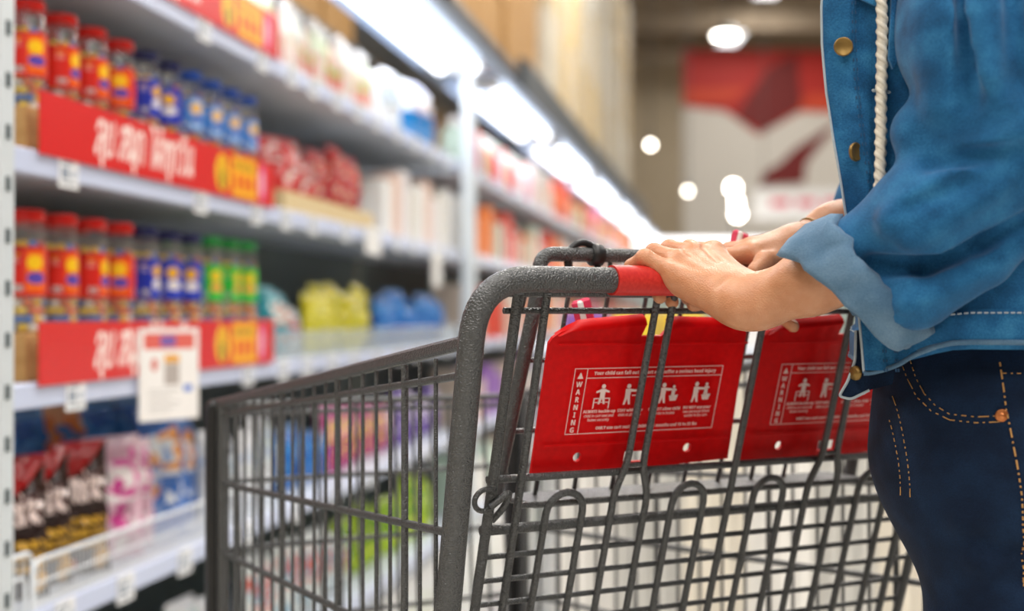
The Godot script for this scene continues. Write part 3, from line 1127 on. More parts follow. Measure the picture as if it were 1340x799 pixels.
func far_products() -> void:
	for i in 8:
		var c: Color = [Color("d23a26"), Color("e8e6e2"), Color("e07a2c"), Color("e4c63a"), Color("8a5ab0"), Color("d8658e"), Color("bcd2c4"), Color("c8b8a8")][i]
		plain("goods_%d" % i, c, 0.35)
	var names := ["red", "white", "orange", "yellow", "purple", "pink", "pale green", "beige"]
	var pools := [[1, 7, 6, 1], [4, 1, 7, 4, 5], [0, 2, 7, 1, 5], [2, 2, 1, 6, 2, 0], [0, 1, 6, 1, 2, 3, 2, 5]]
	var shelf_words := ["lowest shelf", "second shelf up", "third shelf up", "fourth shelf up", "top shelf"]
	var boxes := [box_goods(0.17, 0.2, 0.14), box_goods(0.2, 0.26, 0.16), box_goods(0.15, 0.16, 0.14)]
	for level in 5:
		var t := 6.5
		var i := 0
		while t < 18.8:
			i += 1
			var c: int = pools[level][(i * 7 / 3 + i / 4) % pools[level].size()]
			var step := 0.19 if t < 11.0 else 0.24
			var label := "%s %s, %s past the grey post on the %s"
			if (level == 4 and t < 8.6) or i % 5 == 0:
				var o := Node3D.new()
				put(M.bottle_mesh, "body", M["goods_%d" % c], o)
				put(M.bottle_cap, "cap", M["goods_%d" % [0, 1, 1, 6][i % 4]], o)
				var where := on_shelf(t, levels[level], -0.09, 0.0)
				where.basis = where.basis.scaled_local(Vector3(1.7, 1.1, 1.7))
				place(o, "bottle", where, label % [names[c], "bottle", nth(i), shelf_words[level]], "bottle", "goods beyond the grey post")
			else:
				var o := put(boxes[i % 3], "goods_box", M["goods_%d" % c], null, on_shelf(t, levels[level], -0.09, rng.randf_range(-0.05, 0.05)))
				tag(o, label % [names[c], "box", nth(i), shelf_words[level]], "box", "goods beyond the grey post")
			t += step


func overstock() -> void:
	# a storage deck above and behind the shelving carries cartons, then wrapped pallets
	var deck := base("storage_rack", on_shelf(2.2, 0, -0.9))
	tag(deck, "steel storage rack behind the shelving, loaded with cartons", "rack")
	put(box_mesh(Vector3(4.5, 0.08, 0.75), 0.005, Vector3(2.25, 2.2, 0)), "deck", M.steel, deck)
	for k in 3:
		put(box_mesh(Vector3(0.09, 3.4, 0.09), 0.004, Vector3(0.1 + k * 2.1, 1.7, -0.42)), "rack_post", M.steel, deck)
	var n := 0
	for k in 8:
		for up in (3 if k > 3 else 2):
			n += 1
			var o := put(box_mesh(Vector3(0.5, 0.4, 0.5), 0.006, Vector3(0, 0.2, 0)), "overstock_carton", M.cardboard, null, on_shelf(2.6 + k * 0.53, 2.241 + up * 0.402, -0.85 + rng.randf_range(-0.02, 0.02)))
			tag(o, "brown overstock carton, %s from the front, %s layer above the lamps" % [nth(k + 1), ["bottom", "second", "third"][up]], "carton", "overstock cartons above the shelves")
	var high := base("storage_rack", on_shelf(6.85, 0, -0.55))
	tag(high, "tall steel rack above the far shelves, loaded with wrapped pallets", "rack")
	put(box_mesh(Vector3(13.5, 0.06, 0.75), 0.005, Vector3(6.75, 2.56, 0)), "deck", M.steel, high)
	for k in 7:
		put(box_mesh(Vector3(0.08, 5.6, 0.08), 0.004, Vector3(0.1 + k * 2.2, 2.8, -0.46)), "rack_post", M.steel, high)
	for k in 7:
		for up in 4:
			var o := put(box_mesh(Vector3(0.52, 0.44, 0.56), 0.006, Vector3(0, 0.22, 0)), "overstock_carton", M.cardboard, null, on_shelf(7.2 + k * 0.54, 2.591 + up * 0.442, -0.55 + rng.randf_range(-0.02, 0.02)))
			tag(o, "large brown carton on the tall rack, %s from its end, %s layer" % [nth(k + 1), ["bottom", "second", "third", "top"][up]], "carton", "overstock cartons above the shelves")
	for k in 5:
		var t0 := 10.95 + k * 1.85
		var o := base("wrapped_pallet", on_shelf(t0, 2.591, -0.55))
		tag(o, "%s film-wrapped pallet of pale cartons high above the lamps" % nth(k + 1), "pallet", "wrapped pallets on the storage rack")
		put(box_mesh(Vector3(1.3, 0.1, 0.7), 0.004, Vector3(0.65, 0.05, 0)), "pallet_base", M.cardboard, o)
		for i in 3:
			for j in 7:
				var m: String = ["carton_cream", "cardboard_pale", "carton_yellow", "cardboard_pale", "carton_cream"][(i + j / 2 + k) % 5]
				put(box_mesh(Vector3(0.41, 0.35, 0.66), 0.006, Vector3(0.22 + i * 0.425, 0.28 + j * 0.358, 0)), "carton", M[m], o)
		put(box_mesh(Vector3(1.32, 2.6, 0.7), 0.03, Vector3(0.65, 1.4, 0)), "wrap_film", M.film, o)


func far_end() -> void:
	# what closes the view at the end of the aisle
	var b := base("wall_banner", Transform3D(Basis(), Vector3(5.6, 2.9, -30.0)))
	tag(b, "big red and white banner with dark red shapes on the far wall", "banner")
	plain("banner_red", Color("b01e14"), 0.6)
	plain("banner_dark", Color("6e100e"), 0.6)
	plain("banner_orange", Color("c8401e"), 0.6)
	plain("banner_white", Color("d2cdc4"), 0.6)
	put(box_mesh(Vector3(4.6, 4.0, 0.1), 0.01, Vector3(0.3, 1.7, 0)), "white_board", M.banner_white, b)
	put(plate_mesh([Vector2(-2.0, 2.5), Vector2(-1.1, 2.4), Vector2(-0.4, 1.9), Vector2(0.5, 2.4), Vector2(2.6, 2.3), Vector2(2.6, 3.7), Vector2(-2.0, 3.7)], 0.055, 0.075), "red_field", M.banner_red, b)
	put(plate_mesh([Vector2(-0.9, 2.3), Vector2(-0.3, 1.95), Vector2(0.5, 2.5), Vector2(0.4, 3.6), Vector2(-0.2, 3.3)], 0.08, 0.09), "dark_shape", M.banner_dark, b)
	put(plate_mesh([Vector2(-2.0, 2.55), Vector2(-1.0, 2.6), Vector2(-0.6, 2.9), Vector2(-2.0, 2.85)], 0.08, 0.09), "orange_shape", M.banner_orange, b)
	put(plate_mesh([Vector2(0.4, 2.4), Vector2(2.6, 2.3), Vector2(2.6, 2.8), Vector2(0.6, 2.75)], 0.08, 0.09), "orange_shape", M.banner_orange, b)
	put(plate_mesh([Vector2(-0.4, 0.82), Vector2(0.55, 0.88), Vector2(0.6, 1.3), Vector2(1.3, 2.2), Vector2(0.35, 1.6), Vector2(0.05, 1.3), Vector2(-0.3, 1.1)], 0.055, 0.075), "dark_shape", M.banner_dark, b)
	# lit cooler front
	var c := base("lit_cooler", Transform3D(Basis(), Vector3(4.2, 0, -25.0)))
	tag(c, "long white lit cooler cabinet at the end of the aisle", "cooler")
	put(box_mesh(Vector3(4.6, 2.0, 0.8), 0.02, Vector3(0, 1.0, -0.4)), "cabinet", M.white_plastic, c)
	put(box_mesh(Vector3(4.6, 0.55, 0.1), 0.02, Vector3(0, 2.06, 0)), "light_fascia", M.fascia_light, c)
	for k in 5:
		put(box_mesh(Vector3(0.86, 1.4, 0.04), 0.01, Vector3(-1.84 + k * 0.92, 0.95, 0.02)), "door", M.pastel_4, c)
	var s := base("hanging_sign", Transform3D(Basis(), Vector3(6.1, 2.75, -26.0)))
	tag(s, "pale hanging sign board with faded pink lettering bars", "sign")
	put(box_mesh(Vector3(3.4, 0.55, 0.06), 0.01, Vector3(0, 0.27, 0)), "board", M.white_plastic, s)
	for k in 6:
		put(box_mesh(Vector3(0.34, 0.13, 0.01), 0.002, Vector3(-1.2 + k * 0.48, 0.3, 0.035)), "lettering_bar", M.strap_pink, s)
	for x in [-1.5, 1.5]:
		put(tube_mesh([Vector3(x, 0.5, 0), Vector3(x, 5.2, 0)], 0.008, 6), "hanger_rod", M.steel, s)
	# lamps in view; the pallet one is a glowing disc added for a film glint
	for q in [[3.91, 6.1, -26.0, 0.22, "round high lamp above the red banner"], [3.34, 3.35, -27.0, 0.04, "small dim lamp left of the three stacked lamps"], [1.95, 3.39, -20.0, 0.035, "small glowing disc added for a glint on the wrapped pallets"]]:
		var p := Vector3(q[0], q[1], q[2])
		var o := base("lamp_and_glint", Transform3D(Basis(), p))
		tag(o, q[4], "lamp")
		put(lamp_disc(q[3]), "lamp_glass", M.lamp_light, o)
		put(lathe_mesh([Vector2(q[3] * 1.05, 0.03), Vector2(q[3] * 0.5, 0.2), Vector2(0.01, 0.24)], 16), "lamp_shade", M.steel, o)
		put(tube_mesh([Vector3(0, 0.2, 0), Vector3(0, 8.0 - p.y, 0)], 0.012, 6), "hanger_rod", M.steel, o)
	var pole := base("lamp_pole", Transform3D(Basis(), Vector3(3.9, 2.335, -25.0)))
	tag(pole, "short pole with three small round lamps on the lit cooler", "lamp")
	put(tube_mesh([Vector3(0, 0, 0), Vector3(0, 0.9, 0)], 0.02, 8), "pole", M.steel, pole)
	for q in [[-0.02, 0.9, 0.09], [0.04, 0.64, 0.07], [0.06, 0.44, 0.09]]:
		put(lamp_disc(q[2]), "lamp_glass", M.lamp_light, pole, Transform3D(Basis(Vector3.RIGHT, PI / 2), Vector3(q[0], q[1], 0.05)))


func lamp_disc(r: float) -> ArrayMesh:
	return lathe_mesh([Vector2(0, -0.03), Vector2(r * 0.8, -0.02), Vector2(r, 0.0), Vector2(r * 0.8, 0.03), Vector2(0, 0.05)], 16)


func counter() -> void:
	# white ribbed counter seen through the cart
	var o := base("ribbed_counter", Transform3D(Basis(Vector3.UP, 0.08), Vector3(0.12, 0, -4.3)))
	tag(o, "white counter with vertical ribbed cladding, seen through the cart", "counter")
	put(box_mesh(Vector3(2.9, 0.84, 0.7), 0.01, Vector3(1.45, 0.44, -0.37)), "carcass", M.white_plastic, o)
	put(box_mesh(Vector3(2.96, 0.04, 0.78), 0.008, Vector3(1.45, 0.88, -0.37)), "worktop", M.shelf_white, o)
	plain("rib_cream", Color("e6dfcf"), 0.45)
	plain("rib_white", Color("eceae4"), 0.4)
	plain("rib_grey", Color("c9c8c2"), 0.45)
	var widths := [0.05, 0.036, 0.062]
	var ribs := [box_mesh(Vector3(0.044, 0.8, 0.02), 0.006, Vector3(0.022, 0.42, 0)), box_mesh(Vector3(0.03, 0.8, 0.02), 0.006, Vector3(0.015, 0.42, 0)), box_mesh(Vector3(0.056, 0.8, 0.02), 0.006, Vector3(0.028, 0.42, 0))]
	var x := 0.01
	var k := 0
	while x < 2.82:
		var kind := (k * 5 + k / 3) % 3
		put(ribs[kind], "rib", M[["rib_white", "rib_grey", "rib_cream"][(k * 3 + k / 4) % 3]], o, at(x, 0.02, -0.01 + 0.004 * (k % 2)))
		x += widths[kind]
		k += 1
	# goods on the counter
	var goods := [[0.12, "goods_4", "purple box at the left end of the white counter"], [0.27, "goods_3", "yellow box on the white counter, beside the purple one"], [0.42, "goods_3", "yellow box on the white counter, below the nearer hand"], [0.6, "goods_1", "white box on the counter behind the hand"], [0.8, "goods_6", "pale green box on the counter behind the sleeve"]]
	for q in goods:
		var g := put(box_goods(0.13, 0.11, 0.1), "counter_box", M[q[1]], null, Transform3D(Basis(Vector3.UP, 0.08), o.transform * Vector3(q[0], 0.9, -0.12)))
		tag(g, q[2], "box", "boxes on the white counter")


# ---------------------------------------------------------------- the cart
# own axes: x along the handle to the right, y up, -z the way it is pushed; x = 0 is the left post
func v2(list: Array) -> Array:
	var out := []
	for i in range(0, list.size(), 2): out.append(Vector3(list[i], list[i + 1], 0))
	return out


func lettering(text: String, high: float, bold := true) -> TextMesh:
	var f := SystemFont.new()
	f.font_names = PackedStringArray(["Droid Sans"])
	f.font_weight = 700 if bold else 400
	var t := TextMesh.new()
	t.font = f
	t.text = text
	t.font_size = 32
	t.pixel_size = high / 23.0
	t.depth = 0.0003
	t.curve_step = 2.0
	return t


func ring_path(c: Vector3, r: float, n := 20, turns := 1.0, plane := 0) -> Array:
	var out := []
	for k in n + (0 if turns == 1.0 else 1):
		var a := TAU * turns * k / n
		out.append(c + (Vector3(cos(a), sin(a), 0) if plane == 0 else Vector3(cos(a), 0, sin(a))) * r)
	return out


func flap(parent: Node3D, dx: float) -> void:
	"""Red seat flap with its printed warning, lying just behind the gate's wires."""
	var o := part_node("seat_flap", parent, at(dx, 0, -0.02))
	o.set_meta("label", "bright red plastic seat flap with a printed warning")
	var plate := CSGPolygon3D.new()
	plate.name = "plate"
	plate.polygon = PackedVector2Array([Vector2(0.1245, -0.2246), Vector2(0.1215, -0.07), Vector2(0.125, -0.064), Vector2(0.134, -0.058), Vector2(0.1478, -0.0528), Vector2(0.2439, -0.049), Vector2(0.2386, -0.063), Vector2(0.2653, -0.063), Vector2(0.2753, -0.0517), Vector2(0.3274, -0.0483), Vector2(0.3785, -0.054), Vector2(0.384, -0.06), Vector2(0.3925, -0.2157), Vector2(0.268, -0.221)])
	plate.depth = 0.004
	plate.material = M.cart_red
	o.add_child(plate)
	plate.position.z = -0.004
	for h in [[0.1808, -0.2029, 0.011], [0.3299, -0.199, 0.011]]:
		var hole := CSGCylinder3D.new()
		hole.name = "hole"
		hole.operation = CSGShape3D.OPERATION_SUBTRACTION
		hole.radius = h[2] / 2
		hole.height = 0.03
		hole.sides = 14
		hole.rotation.x = PI / 2
		hole.position = Vector3(h[0], h[1], 0)
		hole.material = M.cart_red
		plate.add_child(hole)
	var slot := CSGBox3D.new()
	slot.name = "slot"
	slot.operation = CSGShape3D.OPERATION_SUBTRACTION
	slot.size = Vector3(0.026, 0.013, 0.03)
	slot.position = Vector3(0.2564, -0.2060, 0)
	slot.material = M.cart_red
	plate.add_child(slot)
	# folded upper lip, bent away from the shopper
	var st := surface()
	for q in [[0.130, 0.2405, -0.0575, -0.0492], [0.272, 0.382, -0.0515, -0.0540]]:
		var rows := []
		for i in 5:
			var a := i / 4.0 * 1.3
			var row := []
			for k in 9:
				var s := k / 8.0
				var rise := smoothstep(0.0, 0.3, s) if q[0] < 0.2 else 1.0 - smoothstep(0.75, 1.0, s) * 0.8
				row.append(Vector3(lerpf(q[0], q[1], s), lerpf(q[2], q[3], s) - (0.004 if s == 0.0 else 0.0) + sin(a) * 0.010 * rise, -(1.0 - cos(a)) * 0.016))
			rows.append(row)
		add_grid(st, rows)
	put(done(st), "folded_lip", M.cart_red, o)
	# raised hem lines of the moulding
	var hem := surface()
	add_box(hem, Vector3(0.258, -0.186, 0.0008), Vector3(0.25, 0.0022, 0.0016), 0.0006)
	add_box(hem, Vector3(0.258, -0.0705, 0.0008), Vector3(0.255, 0.002, 0.0016), 0.0006)
	put(done(hem), "moulded_rib", M.cart_red, o)
	# the print
	var lines := surface()
	for q in [[0.157, -0.098, 0.356, -0.098], [0.157, -0.1735, 0.356, -0.1735], [0.157, -0.098, 0.157, -0.1735], [0.356, -0.098, 0.356, -0.1735], [0.173, -0.098, 0.173, -0.1735], [0.173, -0.109, 0.356, -0.109]]:
		add_box(lines, Vector3((q[0] + q[2]) / 2, (q[1] + q[3]) / 2, 0.0002), Vector3(absf(q[2] - q[0]) + 0.0007, absf(q[3] - q[1]) + 0.0007, 0.0004))
	put(done(lines), "print_frame", M.print_white, o)
	var triangle := surface()
	add_plate(triangle, [Vector2(0.1612, -0.1095), Vector2(0.1688, -0.1095), Vector2(0.165, -0.1025)], 0.0, 0.0004)
	put(done(triangle), "warning_triangle", M.print_white, o)
	var word := "WARNING"
	for i in word.length():
		put(lettering(word[i], 0.0060), "warning_letter", M.print_white, o, at(0.165, -0.1160 - i * 0.0088, 0.0002))
	var texts := [
		["Your child can fall out of cart and suffer a serious head injury", 0.0040, 0.2645, -0.1036, true],
		["ALWAYS buckle-up", 0.0034, 0.197, -0.1480, true], ["child in cart seat and", 0.0030, 0.197, -0.1532, false], ["fasten securely", 0.0030, 0.197, -0.1580, false],
		["STAY with your", 0.0034, 0.2375, -0.1480, true], ["child at all times", 0.0030, 0.2375, -0.1532, false],
		["DO NOT allow child", 0.0034, 0.284, -0.1480, true], ["to ride in basket", 0.0030, 0.284, -0.1532, false],
		["DO NOT use your", 0.0034, 0.3295, -0.1475, true], ["own personal infant", 0.0030, 0.3295, -0.1525, false], ["carrier in the cart", 0.0030, 0.3295, -0.1572, false],
		["ONLY use cart seat for children 6 months and 15 to 35 lbs", 0.0036, 0.2645, -0.1676, true]]
	for t in texts:
		put(lettering(t[0], t[1], t[4]), "print_line", M.print_white, o, at(t[2], t[3], 0.0002))
	# pictograms: child in seat, adult beside the cart, adult with basket, adult lifting a child
	for i in 4:
		var c := Vector2([0.1974, 0.2369, 0.2844, 0.3299][i], -0.1295)
		var p := surface()
		if i == 0:
			figure(p, c + Vector2(0, 0.001), 1.0, 0.0)
			for q in [[-0.010, -0.009, 0.0012, 0.012], [0.010, -0.009, 0.0012, 0.012], [0, -0.0035, 0.021, 0.001], [0, -0.008, 0.021, 0.0008]]:
				add_box(p, Vector3(c.x + q[0], c.y + q[1], 0.0002), Vector3(q[2], q[3], 0.0004))
		else:
			figure(p, c + Vector2(-0.006, 0), 1.05, 0.006)
			if i == 1:
				add_box(p, Vector3(c.x + 0.006, c.y - 0.001, 0.0002), Vector3(0.012, 0.0012, 0.0004))
				add_box(p, Vector3(c.x + 0.0085, c.y - 0.006, 0.0002), Vector3(0.0012, 0.01, 0.0004))
			else:
				figure(p, c + Vector2(0.008, 0.001 if i == 2 else 0.003), 0.72, -0.003)
				add_plate(p, [Vector2(c.x + 0.003, c.y - 0.003), Vector2(c.x + 0.015, c.y - 0.002), Vector2(c.x + 0.013, c.y - 0.009), Vector2(c.x + 0.005, c.y - 0.009)], 0.0, 0.0004)
		put(done(p), "pictogram", M.print_white, o)


func figure(st: SurfaceTool, c: Vector2, s: float, reach: float) -> void:
	var head := []
	for k in 10: head.append(c + Vector2(cos(TAU * k / 10.0), sin(TAU * k / 10.0)) * 0.0026 * s + Vector2(0, 0.0095) * s)
	add_plate(st, head, 0.0, 0.0004)
	var body := [Vector2(-0.0035, 0.0065), Vector2(0.0035, 0.0065), Vector2(0.003, -0.002), Vector2(0.0045, -0.011), Vector2(0.0022, -0.011), Vector2(0, -0.004), Vector2(-0.0022, -0.011), Vector2(-0.0045, -0.011), Vector2(-0.003, -0.002)]
	add_plate(st, body.map(func(q): return c + q * s), 0.0, 0.0004)
	var arm := [Vector2(0.003, 0.0062), Vector2(0.0085 + reach, 0.004 + absf(reach) * 0.2), Vector2(0.0085 + reach, 0.002 + absf(reach) * 0.2), Vector2(0.003, 0.0032)]
	add_plate(st, arm.map(func(q): return c + q * s), 0.0, 0.0004)
	if reach == 0.0: add_plate(st, arm.map(func(q): return c + Vector2(-q.x, q.y) * s), 0.0, 0.0004)


func cart() -> void:
	var turn := deg_to_rad(29.4)
	var o := base("shopping_cart", Transform3D(Basis(Vector3.UP, turn), Vector3(-0.0376, 0, -1.40)))
	tag(o, "dark grey wire shopping cart with red grip and red seat flaps", "cart")
	var grey: Material = M.cart_grey
	var W := 0.77
	# handle bar and the two posts, one bent tube
	var bent := rounded([Vector3(0, 0.30, -0.13), Vector3(0, 1.036, 0.006), Vector3(W, 1.036, 0.006), Vector3(W, 0.30, -0.13)], 0.062, 10)
	put(tube_mesh(bent, 0.0135, 20), "handle_frame", grey, o)
	var grip := surface()
	add_tube(grip, [Vector3(0.158, 1.036, 0.006), Vector3(0.1592, 1.036, 0.006), Vector3(0.61, 1.036, 0.006), Vector3(0.6112, 1.036, 0.006)], 0.0158, 24)
	put(done(grip), "handle_grip", M.grip_red, o)
	# rear gate
	var gate := part_node("rear_gate", o, Transform3D(Basis(Vector3.RIGHT, atan(0.306)), Vector3(0, 1.03, -0.015)))
	for q in [[0.035, 0.735, -0.0075, 0.0062], [0.05, 0.72, -0.0285, 0.0034], [0.06, 0.71, -0.2152, 0.0042], [0.1, 0.67, -0.2475, 0.0034], [0.062, 0.708, -0.274, 0.0058], [0.066, 0.704, -0.3055, 0.0032], [0.066, 0.704, -0.334, 0.0032], [0.066, 0.704, -0.3625, 0.0032], [0.066, 0.704, -0.392, 0.0032], [0.066, 0.704, -0.421, 0.0032], [0.066, 0.704, -0.45, 0.0032], [0.066, 0.704, -0.48, 0.005]]:
		put(tube_mesh([Vector3(q[0], q[2], -0.006), Vector3(q[1], q[2], -0.006)], q[3], 10), "cross_wire", grey, gate)
	var c := 0.385
	for m in [0, 1]:
		var side := func(list: Array) -> Array:
			return list.map(func(p): return p if m == 0 else Vector3(2.0 * c - p.x, p.y, p.z))
		put(tube_mesh(side.call(v2([0.0605, -0.008, 0.0635, -0.18, 0.067, -0.5])), 0.0058, 10), "upright_wire", grey, gate)
		put(tube_mesh(side.call(v2([0.0945, -0.008, 0.098, -0.18, 0.101, -0.5])), 0.0046, 10), "upright_wire", grey, gate)
		put(tube_mesh(rounded(side.call(v2([0.2335, -0.008, 0.2318, -0.203, 0.2212, -0.238, 0.222, -0.5])), 0.012), 0.0042, 10), "upright_wire", grey, gate)
		put(tube_mesh(rounded(side.call(v2([0.255, -0.008, 0.2535, -0.207, 0.2668, -0.244, 0.2655, -0.5])), 0.012), 0.0042, 10), "upright_wire", grey, gate)
		put(tube_mesh(side.call([Vector3(0.2318, -0.2055, 0.0), Vector3(0.2535, -0.2055, 0.0)]), 0.0028, 8), "short_wire", grey, gate)
		for h in [[0.1362, 0.183], [0.3035, 0.3485]]:
			var r: float = (h[1] - h[0]) / 2
			var hoop := [Vector3(h[0], -0.5, 0)]
			for k in 11:
				var a := PI - PI * k / 10.0
				hoop.append(Vector3(h[0] + r + cos(a) * r, -0.2565 + sin(a) * 0.0235, 0))
			hoop.append(Vector3(h[1], -0.5, 0))
			put(tube_mesh(side.call(hoop), 0.0042, 10), "hoop_wire", grey, gate)
		put(tube_mesh(side.call(ring_path(Vector3(0.0555, -0.2335, 0.004), 0.0125, 18)), 0.003, 8, true), "hinge_ring", grey, gate)
		put(tube_mesh(rounded(side.call([Vector3(0.06, -0.24, 0.009), Vector3(0.082, -0.222, 0.009), Vector3(0.083, -0.245, 0.0), Vector3(0.072, -0.262, -0.004)]), 0.01), 0.0038, 8), "hinge_hook", grey, gate)
		put(tube_mesh(rounded(side.call([Vector3(0.0735, -0.012, -0.012), Vector3(0.0735, -0.026, -0.014), Vector3(0.0735, -0.03, -0.022)]), 0.004), 0.0045, 8), "stop_peg", grey, gate)
	put(tube_mesh(v2([c, -0.008, c, -0.5]), 0.0044, 10), "upright_wire", grey, gate)
	flap(gate, 0.0)
	flap(gate, 0.286)
	# folding seat back with its strap clips
	var back := part_node("seat_back", o, Transform3D(Basis(), Vector3(0, 1.03, -0.10)))
	put(tube_mesh(rounded([Vector3(0.118, -0.24, -0.075), Vector3(0.133, 0.0, 0.0), Vector3(0.135, 0.037, 0.0), Vector3(0.635, 0.037, 0.0), Vector3(0.637, 0.0, 0.0), Vector3(0.652, -0.24, -0.075)], 0.02, 6), 0.0082, 12), "back_frame", grey, back)
	for k in 9:
		var x := 0.175 + k * 0.0525
		put(tube_mesh([Vector3(x, 0.034, -0.002), Vector3(x, 0.0, -0.004), Vector3(x - 0.002, -0.24, -0.078)], 0.0027, 8), "back_wire", grey, back)
	for y in [-0.08, -0.16]:
		put(tube_mesh([Vector3(0.126, y, 0.31 * y), Vector3(0.644, y, 0.31 * y)], 0.0032, 8), "back_wire", grey, back)
	put(tube_mesh(ring_path(Vector3(0.19, 0.03, 0.0), 0.0205, 22), 0.004, 10, true), "strap_ring", M.black_plastic, back)
	put(lathe_mesh([Vector2(0.009, -0.008), Vector2(0.0125, -0.006), Vector2(0.0125, 0.006), Vector2(0.009, 0.008)], 16), "strap_clip", M.black_plastic, back, Transform3D(Basis(Vector3.BACK, PI / 2), Vector3(0.207, 0.037, 0.0)))
	for q in [[0.178, -0.028, 0.25], [0.392, 0.052, -0.3]]:
		var belt := part_node("seat_strap", back, Transform3D(Basis(Vector3.BACK, q[2]), Vector3(q[0], q[1], 0.02)))
		put(box_mesh(Vector3(0.024, 0.032, 0.008), 0.003), "strap_buckle", M.strap_pink, belt)
		put(box_mesh(Vector3(0.007, 0.028, 0.01), 0.002, Vector3(-0.004, 0.001, 0.002)), "buckle_tongue", M.white_plastic, belt)
		put(box_mesh(Vector3(0.016, 0.05, 0.003), 0.001, Vector3(0.005, -0.034, 0)), "webbing", M.black_plastic, belt)
	# seat board under the flaps
	put(box_mesh(Vector3(0.5, 0.006, 0.09), 0.002, Vector3(0.385, 0.79, -0.16)), "seat_wire_board", grey, o)
	# basket: left side
	var L := 0.815
	var sides := [[0.0, 0.0], [W, 0.51]]
	for m in 2:
		var wall := part_node("side_panel", o)
		var x0: float = sides[m][0]
		var x1: float = sides[m][1] if m else 0.0
		var spot := func(z: float, y: float) -> Vector3:
			return Vector3(lerpf(x0, x1, z / L), y, -z)
		put(box_mesh(Vector3(0.012, 0.014, L * 1.007), 0.003, Vector3.ZERO), "rim_bar", grey, wall, Transform3D(Basis.looking_at(spot.call(L, 0.868) - spot.call(0.025, 0.972)), (spot.call(L, 0.868) + spot.call(0.025, 0.972)) / 2))
		for q in [[0.939, 0.852, 0.0042], [0.779, 0.752, 0.0045], [0.648, 0.652, 0.0045], [0.52, 0.54, 0.004], [0.40, 0.44, 0.0055]]:
			put(tube_mesh([spot.call(0.03 if q[0] > 0.9 else 0.05, q[0]), spot.call(L, q[1])], q[2], 8), "long_wire", grey, wall)
		for k in 19:
			var z := 0.084 + k * 0.0378
			var top := lerpf(0.965, 0.868, z / L)
			put(tube_mesh([spot.call(z, top), spot.call(z, 0.40 + 0.04 * z)], 0.0042 if k % 5 == 2 else 0.0024, 8), "upright_wire", grey, wall)
	# front panel and corner guards
	var front := part_node("front_panel", o)
	for y in [0.866, 0.852, 0.752, 0.652, 0.54, 0.44]:
		put(tube_mesh([Vector3(0, y, -L), Vector3(0.51, y, -L)], 0.0055 if y > 0.86 else 0.004, 8), "long_wire", grey, front)
	for k in 15:
		var x := 0.03 + k * 0.0322
		put(tube_mesh([Vector3(x, 0.866, -L), Vector3(x, 0.44, -L + 0.03)], 0.003, 8), "upright_wire", grey, front)
	for x in [0.0, 0.51]:
		put(box_mesh(Vector3(0.03, 0.46, 0.03), 0.008, Vector3(x, 0.645, -L - 0.002)), "corner_guard", M.black_plastic, front)
		put(box_mesh(Vector3(0.012, 0.45, 0.022), 0.004, Vector3(x, 0.645, -L + 0.026)), "corner_post", grey, front)
	# basket floor
	var bottom := part_node("basket_floor", o)
	for k in 16:
		var x := 0.03 + k * 0.0473
		put(tube_mesh([Vector3(x, 0.405, -0.1), Vector3(lerpf(0.0, 0.51, x / W), 0.44, -L)], 0.003, 6), "long_wire", grey, bottom)
	for k in 7:
		var z := 0.13 + k * 0.11
		put(tube_mesh([Vector3(0.0, 0.402 + 0.04 * z, -z), Vector3(lerpf(W, 0.51, z / L), 0.402 + 0.04 * z, -z)], 0.003, 6), "cross_wire", grey, bottom)
	# chassis and castors
	var chassis := part_node("chassis", o)
	for m in 2:
		var x0: float = [0.0, W][m]
		var x1: float = [0.05, 0.46][m]
		put(tube_mesh(rounded([Vector3(x0, 0.31, -0.13), Vector3(x0, 0.17, -0.16), Vector3(x1, 0.17, -0.9)], 0.06), 0.0135, 14), "lower_tube", grey, chassis)
		put(tube_mesh([Vector3(x1 * 0.8 + x0 * 0.2, 0.17, -0.72), Vector3(x1, 0.42, -0.72)], 0.011, 12), "strut", grey, chassis)
		for q in [[x0, -0.2], [x1, -0.86]]:
			var castor := part_node("castor", o, Transform3D(Basis(), Vector3(q[0], 0, q[1])))
			put(lathe_mesh([Vector2(0.0, -0.014), Vector2(0.05, -0.014), Vector2(0.06, -0.01), Vector2(0.062, 0), Vector2(0.06, 0.01), Vector2(0.05, 0.014), Vector2(0, 0.014)], 24), "wheel", M.black_plastic, castor, Transform3D(Basis(Vector3.BACK, PI / 2), Vector3(0, 0.062, 0)))
			for s in [-1.0, 1.0]:
				put(box_mesh(Vector3(0.004, 0.11, 0.03), 0.001, Vector3(s * 0.02, 0.105, 0)), "fork", M.steel, castor)


